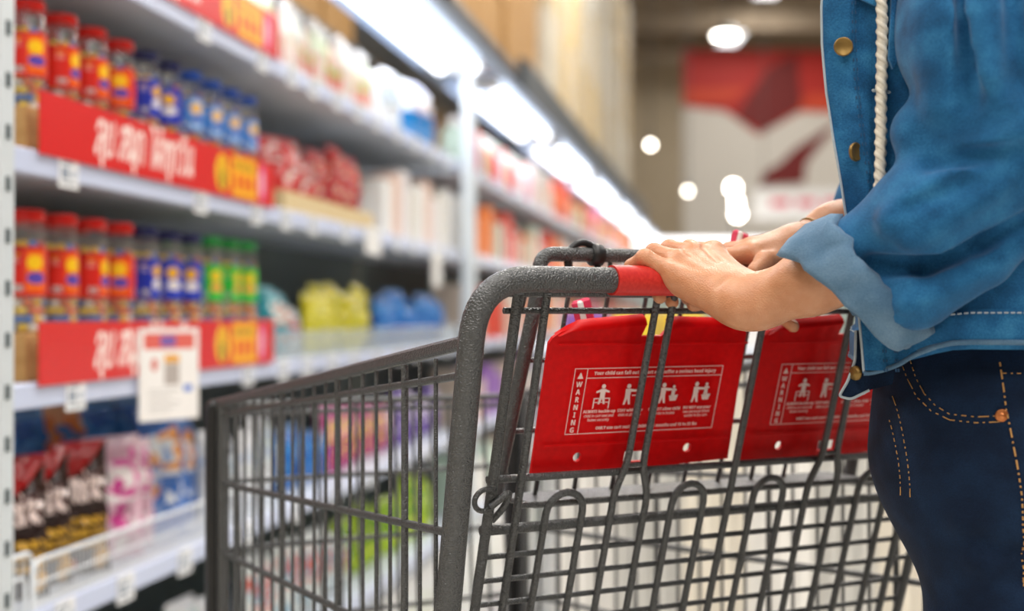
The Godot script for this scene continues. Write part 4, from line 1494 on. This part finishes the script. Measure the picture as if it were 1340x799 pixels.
# ---------------------------------------------------------------- the shopper
func person() -> void:
	var foot := Vector3(0.58, 0, -1.5)
	# --- skin: hands and forearms on fine grids, the rest of the body on a coarse one
	var wrist := Vector3(0.2400, 1.0125, -1.450)
	var mcp := [Vector3(0.1694, 1.0435, -1.487), Vector3(0.1793, 1.0565, -1.503), Vector3(0.1971, 1.0650, -1.522), Vector3(0.2185, 1.0670, -1.540)]
	var joints := [
		[Vector3(0.1398, 1.0604, -1.495), Vector3(0.1270, 1.0520, -1.512), Vector3(0.1330, 1.0320, -1.527)],
		[Vector3(0.1524, 1.0672, -1.525), Vector3(0.1440, 1.0480, -1.548), Vector3(0.1590, 1.0190, -1.528)],
		[Vector3(0.1714, 1.0715, -1.548), Vector3(0.1620, 1.0490, -1.568), Vector3(0.1740, 1.0140, -1.545)],
		[Vector3(0.1955, 1.0725, -1.568), Vector3(0.1860, 1.0480, -1.588), Vector3(0.1940, 1.0180, -1.568)]]
	var left := []
	left.append(bone(Vector3(0.3399, 1.0473, -1.375), Vector3(0.2965, 1.0327, -1.415), 0.034, 0.0295, 0.02))
	left.append(bone(Vector3(0.2965, 1.0327, -1.415), wrist + Vector3(0.012, 0.0, 0.008), 0.0295, 0.0245, 0.02))
	left.append(bone(wrist + Vector3(0.012, 0.003, 0.008), wrist + Vector3(-0.006, 0.008, -0.012), 0.0245, 0.0235, 0.02))
	left.append(bone(wrist + Vector3(0.010, -0.006, 0.02), wrist + Vector3(0.004, -0.008, 0.012), 0.0125, 0.0125, 0.012))   # end of the ulna
	for i in 4:
		var r: float = [0.0108, 0.0118, 0.0122, 0.0122][i]
		var root: Vector3 = wrist + Vector3(-0.008, 0.006, -0.006).lerp(Vector3(-0.002, 0.014, -0.024), i / 3.0)
		left.append(bone(root, mcp[i], 0.0165, r, 0.016))
		var last: Vector3 = mcp[i]
		var rr := [r * 0.92, r * 0.80, r * 0.70, r * 0.62]
		for k in 3:
			left.append(bone(last, joints[i][k], rr[k], rr[k + 1], 0.0035 if k else 0.006))
			last = joints[i][k]
		left.append(bone(mcp[i], mcp[i], r * 1.02, r * 1.02, 0.006))
		left.append(bone(joints[i][0], joints[i][0], r * 0.86, r * 0.86, 0.003))
	# heel of the palm on the little-finger side, ball of the thumb, thumb
	left.append(bone(wrist + Vector3(-0.010, -0.004, 0.008), Vector3(0.1800, 1.0300, -1.487), 0.0205, 0.0125, 0.018))
	left.append(bone(wrist + Vector3(-0.004, -0.002, -0.016), Vector3(0.2280, 1.0340, -1.535), 0.02, 0.0155, 0.018))
	for q in chain([Vector3(0.2300, 1.0260, -1.530), Vector3(0.2180, 1.0180, -1.552), Vector3(0.1990, 1.0120, -1.556)], [0.0130, 0.0108, 0.0085], 0.006): left.append(q)
	# shallow grooves between the tendons of the back of the hand, and creases over the bent wrist
	for i in 3:
		var a: Vector3 = (mcp[i] + mcp[i + 1]) / 2
		var out := Vector3(-0.25, 0.62, 0.75).normalized()
		left.append(bone(a + out * 0.0155, a.lerp(wrist, 0.4) + out * 0.0225, 0.0042, 0.0025, 0.006, true))
	for q in [[0.32, 0.0295]]:
		var a: Vector3 = wrist.lerp(mcp[1], q[0]) + Vector3(-0.1, 0.5, 0.86).normalized() * q[1]
		left.append(bone(a + Vector3(-0.012, -0.012, 0.002), a + Vector3(0.014, 0.008, -0.004), 0.0012, 0.0012, 0.006, true))
	var skin := net(left, 0.0028)
	var r_wrist := Vector3(0.3283, 1.0795, -1.625)
	var r_mcp := [Vector3(0.2700, 1.0690, -1.592), Vector3(0.2720, 1.0760, -1.612), Vector3(0.2830, 1.0770, -1.632), Vector3(0.2970, 1.0740, -1.648)]
	var r_joints := [
		[Vector3(0.2420, 1.0660, -1.612), Vector3(0.2400, 1.0420, -1.618), Vector3(0.2560, 1.0200, -1.598)],
		[Vector3(0.2500, 1.0740, -1.640), Vector3(0.2490, 1.0480, -1.650), Vector3(0.2680, 1.0160, -1.618)],
		[Vector3(0.2650, 1.0660, -1.664), Vector3(0.2700, 1.0280, -1.655), Vector3(0.2990, 0.9950, -1.608)],
		[Vector3(0.2840, 1.0560, -1.668), Vector3(0.2900, 1.0160, -1.645), Vector3(0.3175, 0.9870, -1.604)]]
	var right := []
	right.append(bone(Vector3(0.46, 1.128, -1.68), Vector3(0.375, 1.098, -1.648), 0.035, 0.029, 0.02))
	right.append(bone(Vector3(0.375, 1.098, -1.648), r_wrist, 0.029, 0.0235, 0.02))
	for i in 4:
		var r: float = [0.0118, 0.0122, 0.0115, 0.0105][i]
		right.append(bone(r_wrist + Vector3(-0.006, 0.0, 0.010 - 0.007 * i), r_mcp[i], 0.0165, r, 0.016))
		var last: Vector3 = r_mcp[i]
		var rr := [r * 0.92, r * 0.82, r * 0.74, r * 0.66]
		for k in 3:
			right.append(bone(last, r_joints[i][k], rr[k], rr[k + 1], 0.0035 if k else 0.006))
			last = r_joints[i][k]
	right.append(bone(r_wrist + Vector3(-0.008, -0.008, 0.014), Vector3(0.2980, 1.0600, -1.592), 0.0175, 0.0135, 0.016))
	for q in chain([Vector3(0.2980, 1.0600, -1.592), Vector3(0.2790, 1.0590, -1.570), Vector3(0.2640, 1.0480, -1.552)], [0.0125, 0.0110, 0.0082], 0.006): right.append(q)
	# the fingertips that come back under the bar
	skin = net(right, 0.0034, [], skin)
	var rough_body := []
	for q in chain([Vector3(0.505, 0.90, -1.495), Vector3(0.495, 1.02, -1.49), Vector3(0.475, 1.28, -1.49)], [0.10, 0.085, 0.10], 0.05): rough_body.append(q)
	for s in [-1.0, 1.0]:
		var z: float = -1.49 + 0.15 * s
		rough_body.append(bone(Vector3(0.47, 1.31, -1.49 + 0.08 * s), Vector3(0.462, 1.325, z), 0.06, 0.05, 0.05))
		rough_body.append(bone(Vector3(0.455, 1.33, z), Vector3(0.47, 1.16, -1.31 if s > 0 else -1.70), 0.045, 0.038, 0.03))
		rough_body.append(bone(Vector3(0.47, 1.16, -1.31 if s > 0 else -1.70), Vector3(0.34, 1.0473, -1.375) if s > 0 else Vector3(0.45, 1.125, -1.676), 0.038, 0.033, 0.03))
		rough_body.append(bone(Vector3(0.515, 0.88, -1.505 + 0.06 * s), Vector3(0.575, 0.47, -1.505 + 0.07 * s), 0.07, 0.045, 0.03))
		rough_body.append(bone(Vector3(0.575, 0.47, -1.505 + 0.07 * s), Vector3(0.60, 0.09, -1.49 + 0.08 * s), 0.045, 0.032, 0.04))
		rough_body.append(bone(Vector3(0.61, 0.05, -1.49 + 0.08 * s), Vector3(0.50, 0.035, -1.49 + 0.09 * s), 0.035, 0.03, 0.03))
	for q in chain([Vector3(0.47, 1.33, -1.49), Vector3(0.44, 1.42, -1.49)], [0.055, 0.05], 0.03): rough_body.append(q)
	rough_body.append(bone(Vector3(0.425, 1.55, -1.49), Vector3(0.40, 1.50, -1.49), 0.088, 0.066, 0.03))
	rough_body.append(bone(Vector3(0.345, 1.515, -1.49), Vector3(0.325, 1.485, -1.49), 0.008, 0.013, 0.015))   # nose
	rough_body.append(bone(Vector3(0.34, 1.455, -1.478), Vector3(0.34, 1.455, -1.502), 0.010, 0.010, 0.01))     # mouth
	for s in [-1.0, 1.0]:
		rough_body.append(bone(Vector3(0.43, 1.53, -1.49 + 0.084 * s), Vector3(0.425, 1.495, -1.49 + 0.08 * s), 0.012, 0.009, 0.006))   # ear
	skin = net(rough_body, 0.012, [], skin)
	var o := put(net_mesh(skin, foot), "person", M.skin, null, Transform3D(Basis(), foot))
	tag(o, "person in a blue denim jacket and dark jeans, both hands on the cart handle", "person")
	# hair
	var hair := chain([Vector3(0.455, 1.585, -1.49), Vector3(0.49, 1.53, -1.49), Vector3(0.53, 1.42, -1.49), Vector3(0.555, 1.30, -1.49)], [0.085, 0.085, 0.06, 0.04], 0.04)
	put(net_mesh(net(hair, 0.012), foot), "hair", M.hair, o)
	for s in [-1.0, 1.0]:
		var eye := surface()
		add_ball(eye, Vector3.ZERO, Vector3(0.011, 0.009, 0.012), 8)
		put(done(eye), "eye", M.white_plastic, o, Transform3D(Basis(), Vector3(0.349, 1.528, -1.49 + 0.031 * s) - foot))
		var iris := surface()
		add_ball(iris, Vector3.ZERO, Vector3(0.004, 0.0055, 0.0055), 6)
		put(done(iris), "iris", M.hair, o, Transform3D(Basis(), Vector3(0.3405, 1.527, -1.49 + 0.031 * s) - foot))
		put(tube_mesh([Vector3(0.343, 1.548, -1.49 + 0.016 * s), Vector3(0.341, 1.551, -1.49 + 0.031 * s), Vector3(0.348, 1.547, -1.49 + 0.047 * s)], 0.0025, 6), "eyebrow", M.hair, o, Transform3D(Basis(), -foot))
	# fingernails of the hand farther away
	for q in [[Vector3(0.3000, 1.0020, -1.6050), 0.5], [Vector3(0.3165, 0.9945, -1.6005), 0.55]]:
		var st := surface()
		add_ball(st, Vector3.ZERO, Vector3(0.0065, 0.0014, 0.0046), 6)
		put(done(st), "fingernail", M.nail, o, Transform3D(Basis(Vector3.BACK, -q[1]), q[0] - foot))
	var chain_st := surface()
	add_tube(chain_st, ring_path(Vector3.ZERO, 0.0262, 26, 1.0, 1), 0.0012, 6, true)
	put(done(chain_st), "bracelet", M.brass, o, Transform3D(Basis(Quaternion(Vector3.UP, (Vector3(0.375, 1.098, -1.648) - r_wrist).normalized())), r_wrist.lerp(Vector3(0.375, 1.098, -1.648), 0.35) - foot))
	jeans(o, foot)
	jacket(o, foot)
	for s in [-1.0, 1.0]:
		var shoe := chain([Vector3(0.63, 0.052, -1.49 + 0.08 * s), Vector3(0.55, 0.048, -1.49 + 0.09 * s), Vector3(0.47, 0.04, -1.49 + 0.095 * s)], [0.046, 0.044, 0.036], 0.02)
		put(net_mesh(net(shoe, 0.01, [Plane(Vector3.DOWN, -0.006)]), foot), "shoe", M.white_plastic, o)


func stitches(ps: Array, line: Array, material: Material, called: String, parent: Node, foot: Vector3, thick := 0.0006, dash := 0.0046, gap := 0.0014) -> void:
	"""Thread along a line of (x, y) points laid onto the cloth from the side."""
	var st := surface()
	var way := []
	for i in line.size() - 1:
		var n := maxi(2, int(line[i].distance_to(line[i + 1]) / 0.0017))
		for k in n: way.append(line[i].lerp(line[i + 1], float(k) / n))
	way.append(line[-1])
	var run := []
	var walked := 0.0
	var made := 0
	for i in way.size():
		if i: walked += way[i].distance_to(way[i - 1])
		if gap <= 0.0 or fmod(walked, dash + gap) < dash:
			var hit := onto(ps, way[i].x, way[i].y)
			if hit.z > -1.44: run.append(hit - foot + Vector3(0, 0, 0.0004))
		elif run.size():
			if run.size() > 1:
				add_tube(st, run, thick, 5)
				made += 1
			run = []
	if run.size() > 1:
		add_tube(st, run, thick, 5)
		made += 1
	if made:
		put(done(st), called, material, parent).set_meta("kind", "stuff")


func jeans(o: Node3D, foot: Vector3) -> void:
	var ps := []
	ps.append(bone(Vector3(0.505, 1.0, -1.46), Vector3(0.507, 0.86, -1.455), 0.098, 0.117, 0.08))
	ps.append(bone(Vector3(0.505, 1.0, -1.53), Vector3(0.51, 0.86, -1.54), 0.098, 0.115, 0.08))
	ps.append(bone(Vector3(0.509, 0.88, -1.45), Vector3(0.530, 0.66, -1.44), 0.112, 0.098, 0.05))
	ps.append(bone(Vector3(0.530, 0.66, -1.44), Vector3(0.56, 0.46, -1.435), 0.098, 0.07, 0.04))
	ps.append(bone(Vector3(0.56, 0.46, -1.435), Vector3(0.60, 0.07, -1.41), 0.07, 0.058, 0.04))
	ps.append(bone(Vector3(0.525, 0.86, -1.565), Vector3(0.58, 0.46, -1.575), 0.100, 0.07, 0.02))
	ps.append(bone(Vector3(0.58, 0.46, -1.575), Vector3(0.60, 0.07, -1.57), 0.07, 0.058, 0.04))
	# folds at the hip and down the thigh
	for q in [[0.435, 0.80, 0.50, 0.775], [0.45, 0.765, 0.53, 0.75], [0.48, 0.735, 0.55, 0.705], [0.47, 0.70, 0.51, 0.69]]:
		var a := onto(ps, q[0], q[1])
		var b := onto(ps, q[2], q[3])
		ps.append(bone(a + Vector3(0, 0, -0.004), b + Vector3(0, 0, -0.004), 0.006, 0.005, 0.02))
	for q in [[0.44, 0.785, 0.51, 0.762], [0.47, 0.75, 0.54, 0.728]]:
		var a := onto(ps, q[0], q[1])
		var b := onto(ps, q[2], q[3])
		ps.append(bone(a + Vector3(0, 0, 0.004), b + Vector3(0, 0, 0.004), 0.007, 0.006, 0.016, true))
	var j := put(net_mesh(net(ps, 0.0085, [Plane(Vector3.DOWN, -0.05), Plane(Vector3.UP, 1.02)]), foot), "jeans", M.denim_jeans, o)
	j.set_meta("label", "dark indigo jeans with golden stitching")
	# seams: front rise, pocket curve, side seam
	for d in [0.0, 0.0055]:
		stitches(ps, [Vector2(0.3815 - d, 0.955), Vector2(0.3835 - d, 0.93), Vector2(0.3885 - d, 0.87), Vector2(0.394 - d, 0.82)], M.thread_gold, "fly_stitching", j, foot)
		stitches(ps, [Vector2(0.3925 + d, 0.955), Vector2(0.394 + d, 0.938), Vector2(0.398 + d, 0.92 + d * 0.6), Vector2(0.407 + d * 0.6, 0.907 + d), Vector2(0.42, 0.8995 + d), Vector2(0.44, 0.898 + d), Vector2(0.4625, 0.9000 + d)], M.thread_gold, "pocket_stitching", j, foot)
	stitches(ps, [Vector2(0.4640, 0.955), Vector2(0.4650, 0.91), Vector2(0.469, 0.88), Vector2(0.477, 0.83), Vector2(0.484, 0.76), Vector2(0.49, 0.70)], M.thread_gold, "side_stitching", j, foot, 0.0010)
	stitches(ps, [Vector2(0.4650, 0.945), Vector2(0.490, 0.945)], M.thread_gold, "belt_loop_stitching", j, foot)
	var rivet := onto(ps, 0.4610, 0.9055)
	put(lathe_mesh([Vector2(0.0062, -0.001), Vector2(0.0062, 0.0012), Vector2(0.005, 0.002), Vector2(0.003, 0.0012), Vector2(0.0018, 0.0024), Vector2(0, 0.0026)], 18), "rivet", M.copper, j, Transform3D(Basis(Vector3.RIGHT, PI / 2), rivet - foot + Vector3(0, 0, 0.0005)))


func jacket(o: Node3D, foot: Vector3) -> void:
	# torso
	var ps := []
	ps.append(bone(Vector3(0.482, 1.35, -1.44), Vector3(0.490, 0.95, -1.435), 0.105, 0.124, 0.08))
	ps.append(bone(Vector3(0.486, 1.35, -1.54), Vector3(0.500, 0.95, -1.54), 0.105, 0.12, 0.08))
	ps.append(bone(Vector3(0.47, 1.33, -1.36), Vector3(0.48, 1.33, -1.62), 0.062, 0.062, 0.06))
	for q in [[0.40, 0.985, 0.52, 1.02], [0.42, 1.005, 0.55, 0.985]]:
		var a := onto(ps, q[0], q[1])
		var b := onto(ps, q[2], q[3])
		ps.append(bone(a + Vector3(0, 0, -0.003), b + Vector3(0, 0, -0.003), 0.006, 0.005, 0.02))
	var j := put(net_mesh(net(ps, 0.0095, [Plane(Vector3.DOWN, -0.972)]), foot), "jacket", M.denim_jacket, o)
	j.set_meta("label", "washed blue denim jacket worn open, sleeves rolled up")
	# waistband: a doubled strip round the hem, lower in front
	var low := func(x: float) -> float:
		return 0.944 + 0.024 * smoothstep(0.34, 0.425, x)
	var band_rows := []
	for i in 7:
		var row := []
		for k in 65:
			var a := TAU * k / 64.0
			var d := Vector3(-cos(a), 0, sin(a))
			var mid := Vector3(0.495, 0.0, -1.488)
			var y: float = 1.0
			var reach := 0.3
			for step in 40:
				var p := mid + d * reach
				y = low.call(p.x) + 0.041 * i / 6.0
				var e := field(ps, [], Vector3(p.x, y, p.z))
				if e < 0.001: break
				reach -= e * 0.8
			var lift: float = [-0.002, 0.0035, 0.0042, 0.004, 0.004, 0.0035, -0.004][i] + 0.0012 * sin(a * 37.0) * (1.0 if i > 0 and i < 6 else 0.0)
			row.append(mid + d * (reach + lift) + Vector3(0, y, 0) - foot)
		band_rows.append(row)
	var band := surface()
	add_grid(band, band_rows, true)
	put(done(band), "waistband", M.denim_jacket, j)
	var edge_st := surface()
	add_tube(edge_st, band_rows[1].slice(0, 64), 0.0026, 6, true)
	put(done(edge_st), "hem_edge", M.denim_cuff, j)
	var top_st := surface()
	for k in range(0, 64):
		var a: Vector3 = band_rows[5][k]
		var b: Vector3 = band_rows[5][k + 1]
		for m in 3: add_tube(top_st, [a.lerp(b, m / 3.0) + Vector3(0, 0, 0.0005), a.lerp(b, m / 3.0 + 0.22) + Vector3(0, 0, 0.0005)], 0.0008, 5)
	put(done(top_st), "band_stitching", M.thread_pale, j).set_meta("kind", "stuff")
	# left sleeve: upper arm, forearm, with the folds of the bent elbow
	var sl := []
	sl.append(bone(Vector3(0.455, 1.36, -1.345), Vector3(0.450, 1.26, -1.315), 0.082, 0.080, 0.05))
	sl.append(bone(Vector3(0.450, 1.26, -1.315), Vector3(0.464, 1.195, -1.295), 0.080, 0.070, 0.05))
	# forearm: the upper roll of cloth, and the slack second roll under it
	sl.append(bone(Vector3(0.472, 1.150, -1.290), Vector3(0.385, 1.096, -1.316), 0.060, 0.047, 0.020))
	sl.append(bone(Vector3(0.385, 1.096, -1.316), Vector3(0.335, 1.066, -1.352), 0.047, 0.034, 0.020))
	for q in chain([Vector3(0.480, 1.086, -1.290), Vector3(0.435, 1.050, -1.306), Vector3(0.378, 1.019, -1.322), Vector3(0.335, 1.005, -1.358)], [0.014, 0.024, 0.031, 0.034], 0.006): sl.append(q)
	# the fold pushed up in the crook of the elbow
	sl.append(bone(Vector3(0.3835, 1.170, -1.322), Vector3(0.430, 1.165, -1.288), 0.031, 0.027, 0.020))
	# smaller ridges and creases; [from x, y, to x, y, thickness, blend, sink]
	for q in [[0.388, 1.19, 0.382, 1.32, 0.014, 0.025, 0.006], [0.425, 1.34, 0.416, 1.21, 0.013, 0.02, 0.007], [0.46, 1.26, 0.51, 1.13, 0.014, 0.025, 0.007], [0.345, 1.085, 0.385, 1.118, 0.014, 0.012, 0.006], [0.36, 1.068, 0.43, 1.112, 0.010, 0.010, 0.004], [0.400, 1.136, 0.455, 1.165, 0.012, 0.014, 0.005], [0.36, 1.010, 0.42, 1.036, 0.009, 0.008, 0.004]]:
		var a := onto(sl, q[0], q[1])
		var b := onto(sl, q[2], q[3])
		sl.append(bone(a + Vector3(0, 0, -q[6]), b + Vector3(0, 0, -q[6]), q[4], q[4] * 0.7, q[5]))
	for q in [[0.403, 1.19, 0.399, 1.33, 0.010, 0.012], [0.437, 1.20, 0.434, 1.33, 0.009, 0.016], [0.375, 1.138, 0.44, 1.142, 0.010, 0.008], [0.35, 1.094, 0.40, 1.118, 0.006, 0.008], [0.335, 1.046, 0.378, 1.0455, 0.012, 0.006], [0.378, 1.0455, 0.425, 1.066, 0.012, 0.006], [0.425, 1.066, 0.47, 1.092, 0.010, 0.008], [0.45, 1.21, 0.49, 1.16, 0.009, 0.016]]:
		var a := onto(sl, q[0], q[1])
		var b := onto(sl, q[2], q[3])
		sl.append(bone(a + Vector3(0, 0, q[4] * 0.15), b + Vector3(0, 0, q[4] * 0.15), q[4], q[4] * 0.8, q[5], true))
	var axis := Vector3(-0.66, -0.70, -0.27).normalized()
	var c := Vector3(0.3400, 1.0275, -1.364)
	var sleeve := put(net_mesh(net(sl, 0.0048, [Plane(axis, axis.dot(c) + 0.002)]), foot), "sleeve", M.denim_jacket, j)
	sleeve.set_meta("label", "baggy denim sleeve bunched at the elbow")
	# rolled cuff: the paler inside of the cloth, a thick uneven ring
	var across := axis.cross(Vector3(0, 0, 1)).normalized()
	var deep := axis.cross(across).normalized()
	var st := surface()
	var wob := noise(3.0, 51, 2)
	var rows := []
	var prof := [Vector2(-0.020, 0.060), Vector2(-0.0245, 0.069), Vector2(-0.020, 0.0745), Vector2(-0.006, 0.0755), Vector2(0.010, 0.0745), Vector2(0.0215, 0.0735), Vector2(0.0255, 0.0705), Vector2(0.0250, 0.0670), Vector2(0.012, 0.0650), Vector2(-0.02, 0.060)]
	for p in prof:
		var row := []
		for k in 49:
			var a := TAU * k / 48.0
			var w := wob.get_noise_3d(cos(a) * 0.6, sin(a) * 0.6, p.x * 8.0) * 0.010 + 0.003 * sin(a * 3.0 + p.x * 60.0)
			var slide: float = p.x * (1.0 + 0.28 * sin(a + 0.6)) + w * 0.8
			row.append(c + axis * slide + across * cos(a) * (p.y + w) * 1.03 + deep * sin(a) * (p.y + w) * 0.80 - foot)
		rows.append(row)
	add_grid(st, rows)
	put(done(st), "rolled_cuff", M.denim_cuff, j).set_meta("label", "pale blue turned-up inside of the sleeve")
	# right sleeve, mostly hidden
	var rs := chain([Vector3(0.462, 1.33, -1.63), Vector3(0.50, 1.19, -1.71), Vector3(0.435, 1.128, -1.682)], [0.075, 0.068, 0.055], 0.04)
	put(net_mesh(net(rs, 0.012), foot), "sleeve", M.denim_jacket, j)
	# left front panel hanging open, with placket, seams, pocket flap and buttons
	var edge := [Vector2(0.300, 1.40), Vector2(0.3005, 1.33), Vector2(0.2995, 1.297), Vector2(0.3005, 1.262), Vector2(0.3045, 1.215), Vector2(0.311, 1.167), Vector2(0.3195, 1.118), Vector2(0.328, 1.06), Vector2(0.334, 1.00), Vector2(0.3385, 0.944)]
	var inner := 0.425
	var panel := func(y: float, s: float) -> Vector3:
		var x0 := 0.3
		for i in edge.size() - 1:
			if y <= edge[i].y and y >= edge[i + 1].y:
				x0 = lerpf(edge[i].x, edge[i + 1].x, (edge[i].y - y) / (edge[i].y - edge[i + 1].y))
		if y > edge[0].y: x0 = edge[0].x
		if y < edge[-1].y + 0.0001: x0 = edge[-1].x
		var x := lerpf(x0, inner, s)
		var z := -1.372 + 0.030 * sin(s * 1.5) + 0.0045 * sin(y * 34.0 + s * 5.0) * (0.4 + s) + 0.003 * sin(s * 17.0 + y * 9.0)
		return Vector3(x, y, z)
	var pst := surface()
	var front := []
	var behind := []
	for i in 49:
		var f := []
		var g := []
		for k in 23:
			var s := k / 22.0
			var p: Vector3 = panel.call(lerpf(0.944 + 0.028 * smoothstep(0.0, 0.9, s), 1.40, i / 48.0), s) - foot
			f.append(p)
			g.append(p + Vector3(0, 0, -0.005))
		front.append(f)
		behind.append(g)
	add_grid(pst, front)
	add_grid(pst, behind, true, 6)
	var rim_rows := [[], []]
	for i in 49:
		rim_rows[0].append(behind[i][0])
		rim_rows[1].append(front[i][0])
	add_grid(pst, rim_rows, true, 7)
	var low_rows := [behind[0], front[0]]
	add_grid(pst, low_rows, false, 8)
	put(done(pst), "front_panel", M.denim_jacket, j)
	put(tube_mesh(front[0], 0.0026, 6), "hem_edge", M.denim_cuff, j)
	# placket strip, raised on the panel
	var strip := surface()
	var strip_rows := []
	for i in 45:
		var y := lerpf(0.947, 1.395, i / 44.0)
		var row := []
		for k in 9:
			var s: float = 0.004 + 0.236 * k / 8.0
			var lift := 0.0028 if k > 0 and k < 8 else -0.001
			row.append(panel.call(y, s) - foot + Vector3(0, 0, lift + 0.0010 * sin(y * 420.0) * (1.0 if k > 4 else 0.4)))
		strip_rows.append(row)
	add_grid(strip, strip_rows)
	put(done(strip), "placket", M.denim_jacket, j)
	for q in [[0.0, M.thread_pale, 0.0013, 0.0, "placket_edge"], [0.2, M.thread_navy, 0.0007, 0.0016, "placket_stitching"], [0.225, M.thread_navy, 0.0007, 0.0016, "placket_stitching"], [0.345, M.thread_navy, 0.0009, 0.0016, "panel_stitching"], [0.37, M.thread_navy, 0.0009, 0.0016, "panel_stitching"]]:
		var th := surface()
		var seg := []
		for i in 151:
			var y := lerpf(0.946, 1.395, i / 150.0)
			var s: float = q[0] + (0.06 * sin((y - 1.1) * 4.0) if q[0] > 0.3 else 0.0)
			var p: Vector3 = panel.call(y, s) - foot + Vector3(0, 0, 0.0042 if s < 0.24 and s > 0.0 else 0.0008 if s > 0.24 else 0.0)
			if q[3] > 0.0 and i % 3 == 2:
				if seg.size() > 1: add_tube(th, seg, q[2], 5)
				seg = []
			else: seg.append(p)
		if seg.size() > 1: add_tube(th, seg, q[2], 5)
		put(done(th), q[4], q[1], j).set_meta("kind", "stuff")
	# brass buttons
	for q in [[1.2560, 0.125, -0.1, 0.0], [1.1555, 0.125, 0.75, -0.35]]:
		var p: Vector3 = panel.call(q[0], q[1]) - foot + Vector3(0, 0, 0.0085)
		put(lathe_mesh([Vector2(0.004, -0.004), Vector2(0.0085, -0.001), Vector2(0.0092, 0.0012), Vector2(0.0088, 0.0026), Vector2(0.0075, 0.0024), Vector2(0.0066, 0.0018), Vector2(0.0, 0.0022)], 24), "button", M.brass, j, Transform3D(Basis(Vector3.UP, q[2]) * Basis(Vector3.BACK, q[3]) * Basis(Vector3.RIGHT, PI / 2), p))
	# chest pocket flaps: points of the two flaps that show beside the cord
	var flap_outline := [Vector2(-0.016, 0.035), Vector2(0.02, 0.035), Vector2(0.02, 0.004), Vector2(0.004, -0.008), Vector2(-0.016, 0.002)]
	put(plate_mesh(flap_outline, 0, 0.004), "pocket_flap", M.denim_jacket, j, Transform3D(Basis(Vector3.UP, -0.1), panel.call(1.300, 0.36) - foot + Vector3(0, 0, 0.003)))
	var seam_outline := [Vector2(0.0, 0.06), Vector2(0.012, 0.10), Vector2(0.017, 0.02), Vector2(0.016, -0.006), Vector2(0.0, -0.03), Vector2(-0.004, -0.02)]
	put(plate_mesh(seam_outline, 0, 0.005), "yoke_flap", M.denim_jacket, j, Transform3D(Basis(), panel.call(1.262, 0.47) - foot + Vector3(0, 0, 0.004)))
	put(box_mesh(Vector3(0.006, 0.026, 0.003), 0.001), "flap_trim", M.brass, j, Transform3D(Basis(), panel.call(1.315, 0.44) - foot + Vector3(0, 0, 0.010)))
	put(box_mesh(Vector3(0.024, 0.003, 0.003), 0.001), "pocket_tack", M.thread_pale, j, Transform3D(Basis(Vector3.BACK, -0.12), panel.call(1.213, 0.42) - foot + Vector3(0, 0, 0.003)))
	# the white drawstring
	var cord_pts := []
	for i in 46:
		var y := lerpf(1.10, 1.40, i / 45.0)
		var p: Vector3 = panel.call(y, 0.3) - foot
		p.x = 0.3455 + (y - 1.12) * 0.012 + 0.004 * sin((y - 1.1) * 13.0) - foot.x
		p.z += 0.014
		cord_pts.append(p)
	var cord := surface()
	add_tube(cord, cord_pts, 0.0046, 10)
	for phase in 2:
		var twist := []
		for i in 271:
			var f := i / 270.0 * 44.999
			var p: Vector3 = cord_pts[int(f)].lerp(cord_pts[mini(45, int(f) + 1)], f - int(f))
			var a := f * 2.0 + PI * phase
			twist.append(p + Vector3(cos(a), 0, sin(a)) * 0.0034)
		add_tube(cord, twist, 0.0026, 6)
	put(done(cord), "drawstring", M.cord_white, j).set_meta("label", "thick off-white twisted drawstring")
	# the flipped corner of the other front panel below the hem, with its brass tack
	var tail := surface()
	var outline := [Vector2(0.355, 0.985), Vector2(0.340, 0.985), Vector2(0.338, 0.955), Vector2(0.331, 0.935), Vector2(0.322, 0.920), Vector2(0.334, 0.917), Vector2(0.352, 0.926), Vector2(0.375, 0.932), Vector2(0.385, 0.985)]
	add_plate(tail, outline, -1.408, -1.402)
	var tail_mesh := done(tail)
	put(tail_mesh, "panel_corner", M.denim_jeans, j, Transform3D(Basis(), -foot))
	var trim := surface()
	add_tube(trim, rounded([Vector3(0.339, 0.985, -1.402), Vector3(0.338, 0.955, -1.402), Vector3(0.331, 0.935, -1.402), Vector3(0.322, 0.920, -1.402), Vector3(0.334, 0.917, -1.402), Vector3(0.352, 0.926, -1.402)], 0.004), 0.0015, 6)
	put(done(trim), "corner_piping", M.thread_pale, j, Transform3D(Basis(), -foot))
	put(lathe_mesh([Vector2(0.005, -0.002), Vector2(0.0075, 0.0), Vector2(0.007, 0.002), Vector2(0, 0.0025)], 16), "button", M.brass, j, Transform3D(Basis(Vector3.UP, -0.9) * Basis(Vector3.RIGHT, PI / 2), Vector3(0.338, 0.943, -1.398) - foot))
